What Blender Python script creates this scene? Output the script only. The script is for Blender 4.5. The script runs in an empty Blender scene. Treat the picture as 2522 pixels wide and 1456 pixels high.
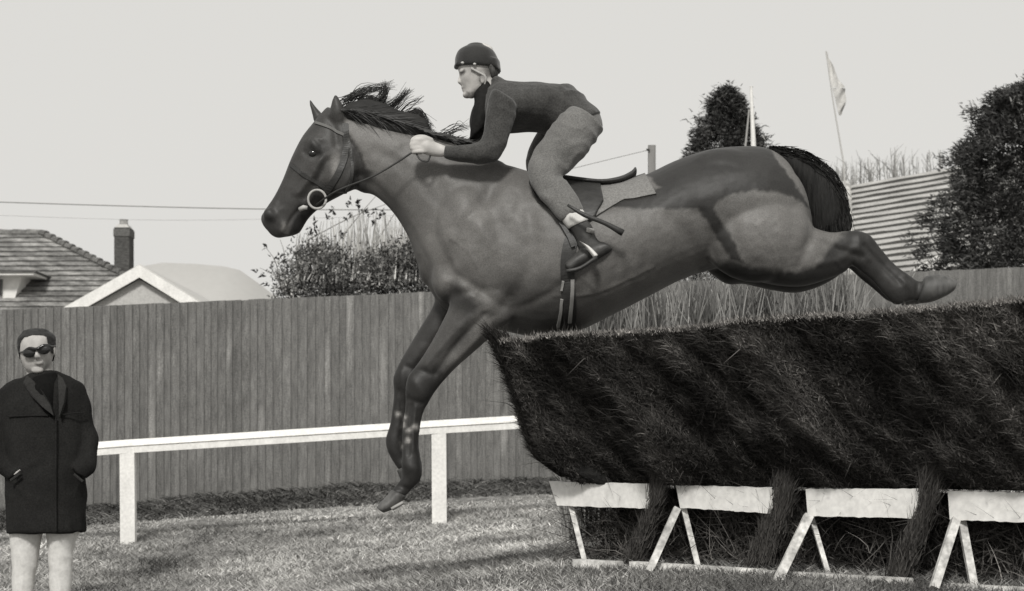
import bpy, math
import numpy as np
from mathutils import Vector
from mathutils.bvhtree import BVHTree

scene = bpy.context.scene
rng = np.random.default_rng(7)

# ------------------------------------------------------------------ camera, sky, sun, exposure
F, CX, HY = 4947.0, 1261.0, 1120.0          # working picture is 2522 x 1456, horizon at row 1120
cam_d = bpy.data.cameras.new("camera")
cam = bpy.data.objects.new("camera", cam_d)
scene.collection.objects.link(cam)
cam.location = (0, 0, 0)
cam.rotation_euler = (math.radians(90), 0, 0)
cam_d.sensor_width = 36.0
cam_d.lens = 36.0 * F / 2522.0
cam_d.shift_y = (HY - 728.0) / 2522.0
cam_d.clip_start = 0.1
cam_d.clip_end = 3000
cam_d.dof.use_dof = True
cam_d.dof.focus_distance = 8.9
cam_d.dof.aperture_fstop = 7.0
scene.camera = cam

SUN_EL = math.radians(40)   # sun behind the camera, a little to the left
world = bpy.data.worlds.new("World")
scene.world = world
world.use_nodes = True
wn, wl = world.node_tree.nodes, world.node_tree.links
wn.clear()
wo = wn.new("ShaderNodeOutputWorld"); wb = wn.new("ShaderNodeBackground")
sky = wn.new("ShaderNodeTexSky"); sky.sky_type = 'NISHITA'; sky.sun_disc = False
sky.sun_elevation = SUN_EL; sky.sun_rotation = math.radians(188)
sky.dust_density = 4.0; sky.air_density = 1.0
bw = wn.new("ShaderNodeRGBToBW")
# thin even cloud: most of the sky's light is a flat pale veil
mixc = wn.new("ShaderNodeMix"); mixc.data_type = 'FLOAT'; mixc.inputs[0].default_value = 0.86
mixc.inputs[3].default_value = 7.9
tint = wn.new("ShaderNodeVectorMath"); tint.operation = 'SCALE'
tint.inputs[0].default_value = (1.0, 0.985, 0.945)
wl.new(sky.outputs[0], bw.inputs[0]); wl.new(bw.outputs[0], mixc.inputs[2])
wl.new(mixc.outputs[0], tint.inputs['Scale']); wl.new(tint.outputs[0], wb.inputs[0])
wb.inputs[1].default_value = 0.1
wl.new(wb.outputs[0], wo.inputs[0])

sun_d = bpy.data.lights.new("sun", 'SUN')
sun_d.energy = 2.7; sun_d.angle = math.radians(9); sun_d.color = (1.0, 0.98, 0.94)
sun = bpy.data.objects.new("sun", sun_d); scene.collection.objects.link(sun)
sdir = Vector((-math.cos(SUN_EL) * 0.14, -math.cos(SUN_EL) * 0.99, math.sin(SUN_EL))).normalized()
sun.rotation_euler = sdir.to_track_quat('Z', 'Y').to_euler()
scene.view_settings.view_transform = 'Standard'
scene.view_settings.look = 'None'
scene.view_settings.exposure = 0.0
scene.view_settings.gamma = 1.0
scene.render.engine = 'CYCLES'
scene.cycles.max_bounces = 5

# ------------------------------------------------------------------ helpers
def W(x, y, Y):
    return np.array([(x - CX) / F * Y, Y, (HY - y) / F * Y], float)

def material(name, val, rough=0.9, noises=(), bump=None, spec=0.2, tone=False, tint=(1.0, 0.985, 0.95), sheen=0.0, streak=None):
    m = bpy.data.materials.new(name); m.use_nodes = True
    n, l = m.node_tree.nodes, m.node_tree.links
    b = n['Principled BSDF']
    b.inputs['Roughness'].default_value = rough
    b.inputs['Specular IOR Level'].default_value = spec
    if sheen: b.inputs['Sheen Weight'].default_value = sheen
    tc = n.new('ShaderNodeTexCoord')
    cur = None
    def mul(a, bb):
        x = n.new('ShaderNodeMath'); x.operation = 'MULTIPLY'
        for i, s in enumerate((a, bb)):
            if isinstance(s, (int, float)): x.inputs[i].default_value = s
            else: l.new(s, x.inputs[i])
        return x.outputs[0]
    cur = float(val)
    for (sc, amt, stretch) in noises:
        t = n.new('ShaderNodeTexNoise'); t.inputs['Scale'].default_value = sc; t.inputs['Detail'].default_value = 3
        mp = n.new('ShaderNodeMapping'); mp.inputs['Scale'].default_value = stretch
        l.new(tc.outputs['Object'], mp.inputs[0]); l.new(mp.outputs[0], t.inputs['Vector'])
        r = n.new('ShaderNodeMapRange'); r.inputs['From Min'].default_value = 0.3; r.inputs['From Max'].default_value = 0.7
        r.inputs['To Min'].default_value = 1 - amt; r.inputs['To Max'].default_value = 1 + amt
        l.new(t.outputs[0], r.inputs[0]); cur = mul(r.outputs[0], cur)
    if tone:
        a = n.new('ShaderNodeAttribute'); a.attribute_name = 'tone'
        cur = mul(a.outputs['Fac'], cur)
    sc_ = n.new('ShaderNodeVectorMath'); sc_.operation = 'SCALE'; sc_.inputs[0].default_value = tint
    if isinstance(cur, float): sc_.inputs['Scale'].default_value = cur
    else: l.new(cur, sc_.inputs['Scale'])
    l.new(sc_.outputs[0], b.inputs['Base Color'])
    if bump:
        t = n.new('ShaderNodeTexNoise'); t.inputs['Scale'].default_value = bump[0]; t.inputs['Detail'].default_value = 4
        mp = n.new('ShaderNodeMapping'); mp.inputs['Scale'].default_value = bump[2] if len(bump) > 2 else (1, 1, 1)
        l.new(tc.outputs['Object'], mp.inputs[0]); l.new(mp.outputs[0], t.inputs['Vector'])
        bp = n.new('ShaderNodeBump'); bp.inputs['Strength'].default_value = bump[1]; bp.inputs['Distance'].default_value = 0.01
        l.new(t.outputs[0], bp.inputs['Height']); l.new(bp.outputs[0], b.inputs['Normal'])
    return m

def tag(o, label=None, cat=None, group=None, kind=None):
    if label: o['label'] = label
    if cat: o['category'] = cat
    if group: o['group'] = group
    if kind: o['kind'] = kind
    return o

def thing(name, label, cat, loc=(0, 0, 0), group=None):
    o = bpy.data.objects.new(name, None); scene.collection.objects.link(o)
    o.location = loc; o.empty_display_size = 0.2
    return tag(o, label, cat, group)

def mk(name, V, Fc, m, parent=None, tone=None, smooth=False):
    """mesh object from world-space vertices; rooted at its parent's or its own base"""
    V = np.asarray(V, float)
    me = bpy.data.meshes.new(name)
    if parent is not None:
        org = np.array(root_loc(parent))
    else:
        org = np.array([V[:, 0].mean(), V[:, 1].mean(), V[:, 2].min()])
    Vl = V - org
    if isinstance(Fc, np.ndarray):
        k = Fc.shape[1]; nf = len(Fc)
        me.vertices.add(len(Vl)); me.vertices.foreach_set('co', Vl.astype(np.float32).ravel())
        me.loops.add(nf * k); me.loops.foreach_set('vertex_index', Fc.astype(np.int32).ravel())
        me.polygons.add(nf); me.polygons.foreach_set('loop_start', np.arange(0, nf * k, k, dtype=np.int32))
        me.update(calc_edges=True)
    else:
        me.from_pydata([tuple(v) for v in Vl], [], [tuple(f) for f in Fc]); me.update()
    if tone is not None:
        a = me.attributes.new('tone', 'FLOAT', 'POINT'); a.data.foreach_set('value', np.asarray(tone, np.float32))
    if smooth:
        me.polygons.foreach_set('use_smooth', [True] * len(me.polygons))
    me.materials.append(m)
    o = bpy.data.objects.new(name, me); scene.collection.objects.link(o)
    if parent is not None:
        o.parent = parent
    else:
        o.location = org
    return o

def root_loc(o):
    p = Vector((0, 0, 0))
    while o is not None:
        p = p + o.location; o = o.parent
    return p

class MB:
    def __init__(s): s.V = []; s.F = []; s.T = []; s.n = 0
    def add(s, V, Fc, tone=1.0):
        V = np.asarray(V, float); s.V.append(V)
        for f in Fc: s.F.append(tuple(int(i) + s.n for i in f))
        s.T.append(np.full(len(V), tone) if np.isscalar(tone) else np.asarray(tone)); s.n += len(V)
        return s
    def hexa(s, q, off, tone=1.0):
        q = np.asarray(q, float); off = np.asarray(off, float)
        return s.add(np.vstack([q, q + off]), [(0, 1, 2, 3), (7, 6, 5, 4), (4, 5, 1, 0), (5, 6, 2, 1), (6, 7, 3, 2), (7, 4, 0, 3)], tone)
    def beam(s, a, b, w, d, tone=1.0, side=None):
        a = np.asarray(a, float); b = np.asarray(b, float); t = (b - a) / np.linalg.norm(b - a)
        dy = np.array([0, 1.0, 0]) if side is None else np.asarray(side, float)
        sx = np.cross(t, dy); sx /= np.linalg.norm(sx); dd = np.cross(sx, t)
        q = [a - sx * w / 2 - dd * d / 2, a + sx * w / 2 - dd * d / 2, a + sx * w / 2 + dd * d / 2, a - sx * w / 2 + dd * d / 2]
        return s.hexa(q, b - a, tone)
    def build(s, name, m, parent=None, smooth=False):
        return mk(name, np.vstack(s.V), s.F, m, parent, np.concatenate(s.T), smooth)

def crom(P, m):
    P = np.asarray(P, float)
    if len(P) < 3 or m < 2: return P
    Q = np.vstack([2 * P[0] - P[1], P, 2 * P[-1] - P[-2]]); out = []
    for i in range(1, len(Q) - 2):
        p0, p1, p2, p3 = Q[i - 1], Q[i], Q[i + 1], Q[i + 2]
        for j in range(m):
            t = j / m
            out.append(0.5 * (2 * p1 + (p2 - p0) * t + (2 * p0 - 5 * p1 + 4 * p2 - p3) * t * t + (3 * p1 - p0 - 3 * p2 + p3) * t ** 3))
    out.append(P[-1]); return np.array(out)

def loft(S, Y0, m=4, n=28, cap=(0.5, 0.5), ex=2.0):
    """S rows: ax, ay, bx, by (two silhouette points, picture px at depth Y0+dy), half width m [, dy]"""
    S = [list(r) + [0.0] * (6 - len(r)) for r in S]
    S = crom(S, m)
    C, A, B = [], [], []
    for r in S:
        a, b = W(r[0], r[1], Y0 + r[5]), W(r[2], r[3], Y0 + r[5])
        C.append((a + b) / 2); A.append((a - b) / 2); B.append(np.array([0, max(r[4], 0.002), 0]))
    C, A, B = map(list, (C, A, B))
    def capends(C, A, B, k, at_start):
        c0, c1 = (C[0], C[1]) if at_start else (C[-1], C[-2])
        d = c0 - c1; d /= (np.linalg.norm(d) + 1e-9); R = np.linalg.norm(A[0] if at_start else A[-1])
        a, b = (A[0], B[0]) if at_start else (A[-1], B[-1])
        rings = [(c0 + d * R * k * math.sin(q), a * math.cos(q), b * math.cos(q)) for q in (0.5, 0.95, 1.3)]
        tip = c0 + d * R * k
        return rings, tip
    r0, t0 = capends(C, A, B, cap[0], True); r1, t1 = capends(C, A, B, cap[1], False)
    rings = r0[::-1] + list(zip(C, A, B)) + r1
    th = np.linspace(0, 2 * math.pi, n, endpoint=False)
    cs, sn = np.cos(th), np.sin(th)
    cs = np.sign(cs) * np.abs(cs) ** (2 / ex); sn = np.sign(sn) * np.abs(sn) ** (2 / ex)
    V = [t0]
    for (c, a, b) in rings: V += list(c + np.outer(cs, a) + np.outer(sn, b))
    V.append(t1); Fc = []
    R = len(rings)
    for i in range(n):
        j = (i + 1) % n
        Fc.append((0, 1 + j, 1 + i)); e = 1 + (R - 1) * n; Fc.append((len(V) - 1, e + i, e + j))
        for r in range(R - 1):
            Fc.append((1 + r * n + i, 1 + r * n + j, 1 + (r + 1) * n + j, 1 + (r + 1) * n + i))
    return np.array(V), Fc

def ellip(c, r, n=20, mm=12, rot=0.0):
    c = np.asarray(c, float); V = [[0, 0, 1]]
    for i in range(1, mm):
        p = math.pi * i / mm
        for j in range(n):
            q = 2 * math.pi * j / n; V.append([math.sin(p) * math.cos(q), math.sin(p) * math.sin(q), math.cos(p)])
    V.append([0, 0, -1]); V = np.array(V) * np.asarray(r, float)
    if rot:
        cr, sr = math.cos(rot), math.sin(rot); x = V[:, 0] * cr - V[:, 2] * sr; z = V[:, 0] * sr + V[:, 2] * cr
        V[:, 0], V[:, 2] = x, z
    Fc = []
    for j in range(n):
        k = (j + 1) % n
        Fc.append((0, 1 + j, 1 + k)); e = 1 + (mm - 2) * n; Fc.append((len(V) - 1, e + k, e + j))
        for i in range(mm - 2): Fc.append((1 + i * n + j, 1 + (i + 1) * n + j, 1 + (i + 1) * n + k, 1 + i * n + k))
    return V + c, Fc

def tube(P, R, n=8, m=1):
    P = np.asarray(P, float); R = np.full(len(P), R) if np.isscalar(R) else np.asarray(R, float)
    if m > 1:
        Q = crom(np.column_stack([P, R]), m); P, R = Q[:, :3], np.maximum(Q[:, 3], 1e-4)
    T = np.gradient(P, axis=0); T /= np.linalg.norm(T, axis=1)[:, None] + 1e-12
    up = np.array([0.13, 0.9, 0.2]); V = []
    for p, t, r in zip(P, T, R):
        a = np.cross(t, up); a /= np.linalg.norm(a) + 1e-9; b = np.cross(t, a)
        for j in range(n):
            q = 2 * math.pi * j / n; V.append(p + r * (math.cos(q) * a + math.sin(q) * b))
    L = len(P); Fc = [tuple(range(n))[::-1], tuple(range((L - 1) * n, L * n))]
    for i in range(L - 1):
        for j in range(n):
            k = (j + 1) % n; Fc.append((i * n + j, i * n + k, (i + 1) * n + k, (i + 1) * n + j))
    return np.array(V), Fc

def fuse(name, parts, voxel, sm, m, parent=None, tonef=None, keep=False, disp=None, filt=None):
    """weld overlapping closed shapes into one continuous skin (voxel remesh, then relax)"""
    mb = MB()
    for V, Fc in parts: mb.add(V, Fc)
    me = bpy.data.meshes.new('tmp'); me.from_pydata([tuple(v) for v in np.vstack(mb.V)], [], mb.F)
    o = bpy.data.objects.new('tmp', me); scene.collection.objects.link(o)
    r = o.modifiers.new('r', 'REMESH'); r.mode = 'VOXEL'; r.voxel_size = voxel
    s = o.modifiers.new('s', 'SMOOTH'); s.factor = 0.5; s.iterations = sm
    dg = bpy.context.evaluated_depsgraph_get(); ev = o.evaluated_get(dg); m2 = ev.to_mesh()
    V = np.empty(len(m2.vertices) * 3, np.float32); m2.vertices.foreach_get('co', V); V = V.reshape(-1, 3).astype(float)
    Fc = [tuple(p.vertices) for p in m2.polygons]
    if disp:
        Nn = np.empty(len(m2.vertices) * 3, np.float32); m2.vertex_normals.foreach_get('vector', Nn); Nn = Nn.reshape(-1, 3).astype(float); V = V + Nn * disp(V, Nn)[:, None]
    ev.to_mesh_clear(); bpy.data.objects.remove(o); bpy.data.meshes.remove(me)
    if filt:
        ok = filt(V); Fc = [f for f in Fc if all(ok[i] for i in f)]; used = sorted({i for f in Fc for i in f}); mp = {v: k for k, v in enumerate(used)}; V = V[used]; Fc = [tuple(mp[i] for i in f) for f in Fc]
    tone = tonef(V) if tonef else np.ones(len(V))
    ob = mk(name, V, Fc, m, parent, tone, True)
    if keep: return ob, V, Fc
    return ob

def strands(roots, dirs, L, wid, bend=None, segs=2, wdir=None, tone=None):
    roots = np.asarray(roots, float); N = len(roots)
    dirs = np.asarray(dirs, float); dirs = dirs / (np.linalg.norm(dirs, axis=1)[:, None] + 1e-9)
    L = np.broadcast_to(L, (N,)); wid = np.broadcast_to(wid, (N,))
    if wdir is None:
        wdir = rng.normal(size=(N, 3)) * np.array([1, .6, .35])
    wdir = wdir - (wdir * dirs).sum(1)[:, None] * dirs; wdir /= np.linalg.norm(wdir, axis=1)[:, None] + 1e-9
    if bend is None: bend = np.zeros((N, 3))
    vs = []
    for k in range(segs):
        t = k / segs
        c = roots + dirs * (L * t)[:, None] + bend * (L * t * t)[:, None]; w = (wid * (1 - t * 0.75) / 2)[:, None] * wdir
        vs += [c - w, c + w]
    vs.append(roots + dirs * L[:, None] + bend * L[:, None])
    K = 2 * segs + 1
    V = np.stack(vs, 1).reshape(-1, 3); base = np.arange(N)[:, None] * K
    fs = []
    for k in range(segs - 1):
        a = 2 * k; fs += [base + np.array([[a, a + 1, a + 3]]), base + np.array([[a, a + 3, a + 2]])]
    a = 2 * (segs - 1); fs.append(base + np.array([[a, a + 1, a + 2]]))
    Fc = np.vstack(fs)
    T = np.repeat(np.ones(N) if tone is None else tone, K)
    return V, Fc, T

def joinS(items):
    V, Fc, T, n = [], [], [], 0
    for v, f, t in items: V.append(v); Fc.append(f + n); T.append(t); n += len(v)
    return np.vstack(V), np.vstack(Fc), np.concatenate(T)

def vnoise(x, y, seed=0):
    """smooth value noise in numpy"""
    r = np.random.default_rng(seed).random((256, 256))
    xi, yi = np.floor(x).astype(int), np.floor(y).astype(int); fx, fy = x - xi, y - yi
    fx, fy = fx * fx * (3 - 2 * fx), fy * fy * (3 - 2 * fy); g = lambda a, b: r[a % 256, b % 256]
    return (g(xi, yi) * (1 - fx) + g(xi + 1, yi) * fx) * (1 - fy) + (g(xi, yi + 1) * (1 - fx) + g(xi + 1, yi + 1) * fx) * fy

def folds(V, amp, sx=9, sz=14, slant=.6, seed=61):
    u = V[:, 0] + slant * V[:, 2]; w = V[:, 2] - slant * V[:, 0]
    n = vnoise(u * sx + 40 + vnoise(V[:, 0] * 7 + 9, V[:, 2] * 7 + 50, seed) * 2, w * sz + 40 + V[:, 1] * 6, seed + 1)
    return amp * (1 - 2.4 * np.abs(n - .5)) - amp * .45

def dline(P, line):
    d = np.full(len(P), 1e9); line = crom(np.array(line, float), 4)
    for a, b in zip(line[:-1], line[1:]):
        e = b - a; w = P - a; t = np.clip((w @ e) / (e @ e + 1e-9), 0, 1); d = np.minimum(d, np.linalg.norm(w - t[:, None] * e, axis=1))
    return d

def sdpoly(P, poly):
    """signed distance in px to a polygon, negative inside"""
    poly = np.asarray(poly, float); d = np.full(len(P), 1e9); ins = np.zeros(len(P), bool)
    for i in range(len(poly)):
        a, b = poly[i], poly[(i + 1) % len(poly)]; e = b - a; w = P - a
        t = np.clip((w @ e) / (e @ e + 1e-9), 0, 1); d = np.minimum(d, np.linalg.norm(w - t[:, None] * e, axis=1))
        c = ((a[1] > P[:, 1]) != (b[1] > P[:, 1])); xx = a[0] + (P[:, 1] - a[1]) * (b[0] - a[0]) / (b[1] - a[1] + 1e-12)
        ins ^= c & (P[:, 0] < xx)
    return np.where(ins, -d, d)

def soft(P, poly, w): return np.clip(0.5 - sdpoly(P, poly) / (2 * w), 0, 1)

# ------------------------------------------------------------------ ground
ctl = np.array([(-2.68, 11.6, -1.03), (-3.34, 17.5, -.778), (-.637, 17.7, -.608), (-4.4, 20.9, -.566), (-2.2, 21.4, -.394), (.4, 22, -.298),
                (5.9, 23, -.15), (.33, 9.0, -.485), (1.7, 7.3, -.49), (0, 6, -.72), (-2, 6, -1.0), (3, 6.5, -.5), (-6, 12, -1.2), (-7, 21, -.7),
                (2.2, 13, -.42), (4.5, 14, -.35), (-.3, 12.5, -.66), (0, 30, -.2), (-9, 31, -.6), (9, 31, -.1)])
def phi(r): return np.where(r > 1e-9, r * r * np.log(r + 1e-12), 0)
_n = len(ctl); _A = np.zeros((_n + 3, _n + 3)); _d = np.linalg.norm(ctl[:, None, :2] - ctl[None, :, :2], axis=2)
_A[:_n, :_n] = phi(_d) + 0.3 * np.eye(_n); _A[:_n, _n] = 1; _A[:_n, _n + 1:] = ctl[:, :2]; _A[_n, :_n] = 1; _A[_n + 1:, :_n] = ctl[:, :2].T
_w = np.linalg.solve(_A, np.concatenate([ctl[:, 2], np.zeros(3)]))
def gz(x, y):
    x = np.atleast_1d(np.asarray(x, float)); y = np.atleast_1d(np.asarray(y, float))
    xc, yc = np.clip(x, -14, 14), np.clip(y, 1, 36)
    out = np.zeros(len(x))
    for s in range(0, len(x), 20000):
        sl = slice(s, s + 20000); P = np.column_stack([xc[sl], yc[sl]])
        d = np.linalg.norm(P[:, None] - ctl[None, :, :2], axis=2)
        out[sl] = phi(d) @ _w[:_n] + _w[_n] + P @ _w[_n + 1:]
    return out

def make_ground():
    xs = np.unique(np.concatenate([np.linspace(-900, -14, 12), np.linspace(-14, 14, 140), np.linspace(14, 900, 12)]))
    ys = np.unique(np.concatenate([np.linspace(-600, 0, 8), np.linspace(0, 36, 160), np.linspace(36, 1400, 14)]))
    X, Y = np.meshgrid(xs, ys); z = gz(X.ravel(), Y.ravel())
    near = (np.abs(X.ravel()) < 14) & (Y.ravel() > 0) & (Y.ravel() < 36)
    z = z + near * 0.03 * (vnoise(X.ravel() * 1.7 + 50, Y.ravel() * 1.7, 3) - .5)
    nx, ny = len(xs), len(ys); idx = np.arange(nx * ny).reshape(ny, nx)
    Fc = np.stack([idx[:-1, :-1].ravel(), idx[:-1, 1:].ravel(), idx[1:, 1:].ravel(), idx[1:, :-1].ravel()], 1)
    m = material('turf_soil', .20, 1.0, [(1.2, .35, (1, 1, 1)), (14, .45, (1, .5, 1)), (90, .4, (1, 1, 1))], (60, .8), 0.05)
    o = mk('ground', np.column_stack([X.ravel(), Y.ravel(), z]), Fc, m, smooth=True)
    tag(o, 'rough mown turf rising gently to the right', 'ground', kind='structure')
make_ground()

# fence foot line in plan
FA, FB = np.array([-16.15, 18.475]), np.array([13.0, 24.868])
def fence_y(x): return FA[1] + (x - FA[0]) / (FB[0] - FA[0]) * (FB[1] - FA[1])

def make_grass():
    N = 215000
    # more blades near the camera side, spread over the visible wedge
    y = 6.2 + (20.4 - 6.2) * rng.random(N) ** 1.15; x = (rng.random(N) - .5) * 0.70 * y
    keep = (y < fence_y(x) - 1.9)
    d = y - (fence_y(x) - 2.3); onpath = np.abs(d) < .42
    x, y, onpath = x[keep], y[keep], onpath[keep]; n = len(x)
    patch = vnoise(x * 1.1 + 9, y * .8, 5) * .6 + vnoise(x * 4.1, y * 2.2 + 7, 6) * .4
    tone = np.clip((.3 + 2.2 * (patch - .2)), .2, 1.8) * np.exp(rng.normal(0, .28, n))
    tone = np.where(onpath, .55 * tone + .5 + .45 * rng.random(n), tone)
    z = gz(x, y) - .004
    ph = rng.random(n) * 6.283; lean = .25 + .75 * rng.random(n)
    dirs = np.column_stack([np.cos(ph) * lean, np.sin(ph) * lean, np.ones(n)])
    L = (.022 + .04 * rng.random(n)) * (1.25 - .5 * patch) * np.where(onpath, .45, 1); w = .0028 + .0004 * y
    bend = np.column_stack([np.cos(ph), np.sin(ph), -0.3 * np.ones(n)]) * .5
    V, Fc, T = strands(np.column_stack([x, y, z]), dirs, L, w, bend, 2, tone=tone)
    m = material('grass_blades', .33, .8, [], None, .15, tone=True)
    tag(mk('grass', V, Fc, m, tone=T), 'short winter turf in pale and dark tufts', 'grass', kind='stuff')
    # dark rough bank under the board fence
    N = 30000; x = -8 + 17 * rng.random(N); k = rng.random(N); y = fence_y(x) - .10 - k * 1.9
    c = vnoise(x * 2.3, y * 3, 9)
    T0 = (.25 + .9 * c ** 1.6) * np.exp(rng.normal(0, .35, N)); ph = rng.random(N) * 6.283
    dirs = np.column_stack([np.cos(ph) * .8, np.sin(ph) * .8, np.ones(N)])
    L = (.05 + .1 * rng.random(N)) * (.6 + c) * (0.6 + .6 * (1 - k)); 
    V, Fc, T = strands(np.column_stack([x, y, gz(x, y)]), dirs, L, .014, np.column_stack([np.cos(ph), np.sin(ph), -.6 * np.ones(N)]) * .5, 2, tone=T0)
    m = material('rank_grass', .14, .95, [], None, .1, tone=True)
    tag(mk('rough_grass', V, Fc, m, tone=T), 'dark rank grass and weeds along the fence foot', 'rough grass', kind='stuff')
make_grass()

# ------------------------------------------------------------------ board fence
def make_board_fence():
    root = thing('board_fence', 'tall grey close-boarded wooden fence running behind the white rail', 'fence', (-1, 21.8, -.4))
    mb = MB(); L = np.linalg.norm(FB - FA); t = (FB - FA) / L; nrm = np.array([t[1], -t[0]])  # towards the camera
    def top(x, Y):  # top edge height
        px = CX + F * x / Y
        return (HY - (764 - .0420 * px)) / F * Y
    s = 0.0; i = 0; bw_ = .082
    while s < L:
        w = bw_ * (1 + .12 * rng.normal()) if True else bw_
        w = max(.07, w); a = FA + t * s; b = FA + t * (s + w + .012)
        za, zb = gz(a[0], a[1])[0] - .08, gz(b[0], b[1])[0] - .08
        ta, tb = top(a[0], a[1]) + rng.normal() * .002, 0; tb = ta + (top(b[0], b[1]) - top(a[0], a[1]))
        prA, prB = .002, .019
        A = a + nrm * prA; B = b + nrm * prB
        r = rng.random(); tone = .95 + .1 * rng.random() + (.08 if r > .95 else 0) - (.06 if r < .12 else 0)
        K = 12; V = []; T = []; nb_ = np.array([-nrm[0] * .016, -nrm[1] * .016, 0])
        st = rng.random() < .22; sc = rng.random(); sw = .06 + .16 * rng.random(); sa = .35 + .6 * rng.random()
        for k in range(K + 1):
            v = k / K; za_, zb_ = za + (ta - za) * v, zb + (tb - zb) * v
            tt = tone * (1 + .10 * rng.normal()) + (sa * math.exp(-((v - sc) / sw) ** 2) if st else 0) + .12 * max(0, v - .9) * 10 * rng.random()
            c = (A + (B - A) * .45)
            V += [np.array([A[0], A[1], za_]), np.array([c[0], c[1], (za_ + zb_) / 2]), np.array([B[0], B[1], zb_]), np.array([A[0], A[1], za_]) + nb_, np.array([B[0], B[1], zb_]) + nb_]
            T += [tone * .9, tt, tone * 1.02, tone * .7, tone * .7]
        Fq = []
        for k in range(K):
            o = 5 * k
            for (p, q2) in ((0, 1), (1, 2), (2, 4), (4, 3), (3, 0)): Fq.append((o + p, o + q2, o + q2 + 5, o + p + 5))
        o = 5 * K; Fq += [(o, o + 1, o + 2, o + 4, o + 3), (3, 4, 2, 1, 0)]
        mb.add(V, Fq, np.array(T)); s += w; i += 1
    m = material('weathered_boards', .155, .95, [(2.0, .05, (1, 1, .5)), (16, .09, (1, 1, .12)), (60, .2, (1, 1, .12)), (150, .35, (1, 1, .6))], (60, .5, (1, 1, .1)), .1, tone=True)
    mb.build('boarding', m, root)
    mb = MB()
    for z0 in (.35, 1.0, 1.6):
        a = FA - nrm * .05; b = FB - nrm * .05
        mb.beam((a[0], a[1], gz(a[0], a[1])[0] + z0), (b[0], b[1], gz(b[0], b[1])[0] + z0), .08, .04)
    mb.build('back_rail', m, root)
    for k in range(12):
        p = FA + t * (L * (k + .5) / 12) - nrm * .13; z = gz(p[0], p[1])[0]
        MB().beam((p[0], p[1], z - .1), (p[0], p[1], z + 1.8), .1, .1).build('post', m, root)
make_board_fence()

# ------------------------------------------------------------------ white running rail
white = material('white_paint', .76, .6, [(1.5, .05, (1, 1, 1)), (9, .08, (1, 1, .4)), (40, .10, (1, 1, 1))], (30, .15), .3)
white_old = material('worn_white_paint', .56, .8, [(3, .15, (1, 1, 1)), (16, .35, (1, 1, 1)), (50, .3, (1, 1, 1))], (40, .3), .2)
def make_rail():
    root = thing('running_rail', 'low white painted timber rail on square posts in front of the fence', 'rail', (-2, 17.6, -.7))
    P = [(-2600, 1296, 16.9), (-160, 1119, 17.4), (315, 1083, 17.5), (1083, 1035, 17.7), (1850, 990, 17.95)]
    mb = MB()
    for (x0, y0, Y0), (x1, y1, Y1) in zip(P[:-1], P[1:]):
        a, b = W(x0, y0, Y0), W(x1, y1, Y1)
        h1, h2, d = .056, .118, .12
        # cross-section: sloped top, upright face
        sec = [(0, -d * .5 + .03, 0), (0, -d * .5, -h1), (0, -d * .5 + .012, -h1 - .004), (0, -d * .5 + .012, -h2), (0, d * .5, -h2), (0, d * .5, 0)]
        V = [a + np.array(q) for q in sec] + [b + np.array(q) for q in sec]; n = len(sec)
        mb.add(V, [(i, (i + 1) % n, n + (i + 1) % n, n + i) for i in range(n)] + [tuple(range(n))[::-1], tuple(range(n, 2 * n))])
    mb.build('top_rail', white, root)
    for (x, yt, Y) in [(-1950, 1270, 17.0), (-1200, 1215, 17.15), (-430, 1160, 17.32), (315, 1104, 17.5), (1081, 1055, 17.7), (1850, 1006, 17.95)]:
        a = W(x, yt, Y); w = .128; a[1] -= .012
        z0 = gz(a[0], a[1])[0] - .05
        q = [(a[0] - w / 2 + .006, a[1] - .035, z0), (a[0] + w / 2 + .006, a[1] - .035, z0), (a[0] + w / 2, a[1] - .035, a[2]), (a[0] - w / 2, a[1] - .035, a[2])]
        MB().hexa(q, (0, .09, 0)).build('post', white, root)
make_rail()

# ------------------------------------------------------------------ brush jump
LA, LD = np.array([.19, 9.0]), np.array([1.51, -1.6]); LLEN = np.linalg.norm(LD); LT = LD / LLEN; LN = np.array([-LT[1] * -1 * -1, 0])
LN = np.array([LT[1], -LT[0]])                     # side facing the camera (left, near)
if LN[1] > 0: LN = -LN
def linepos(x):
    k = (x - CX) / F; u = (9 * k - .19) / (1.51 + 1.6 * k); return LA + LD * u
def brush_prof(z):  # how far the face leans out over the landing side
    return np.interp(z, [-.50, -.14, -.09, -.02, .06, .16, .28, .42, .52, .56], [-.06, .0, .06, .13, .175, .21, .27, .35, .415, .39])
def ridge(t, z):
    u = t + .55 * z
    return .009 * np.sin(u * 17 + 1.6 * np.sin(z * 9 + u * 3)) + .012 * np.sin(u * 7.3 + 2) + .10 * (vnoise(u * 6 + 20, z * 4 + t * 2 + 30, 11) - .5) + .05 * (vnoise(u * 17 + 20, z * 10 + 30, 18) - .5)
def topz(t): return .506 + .012 * t + .006 * np.sin(t * 5)

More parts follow.
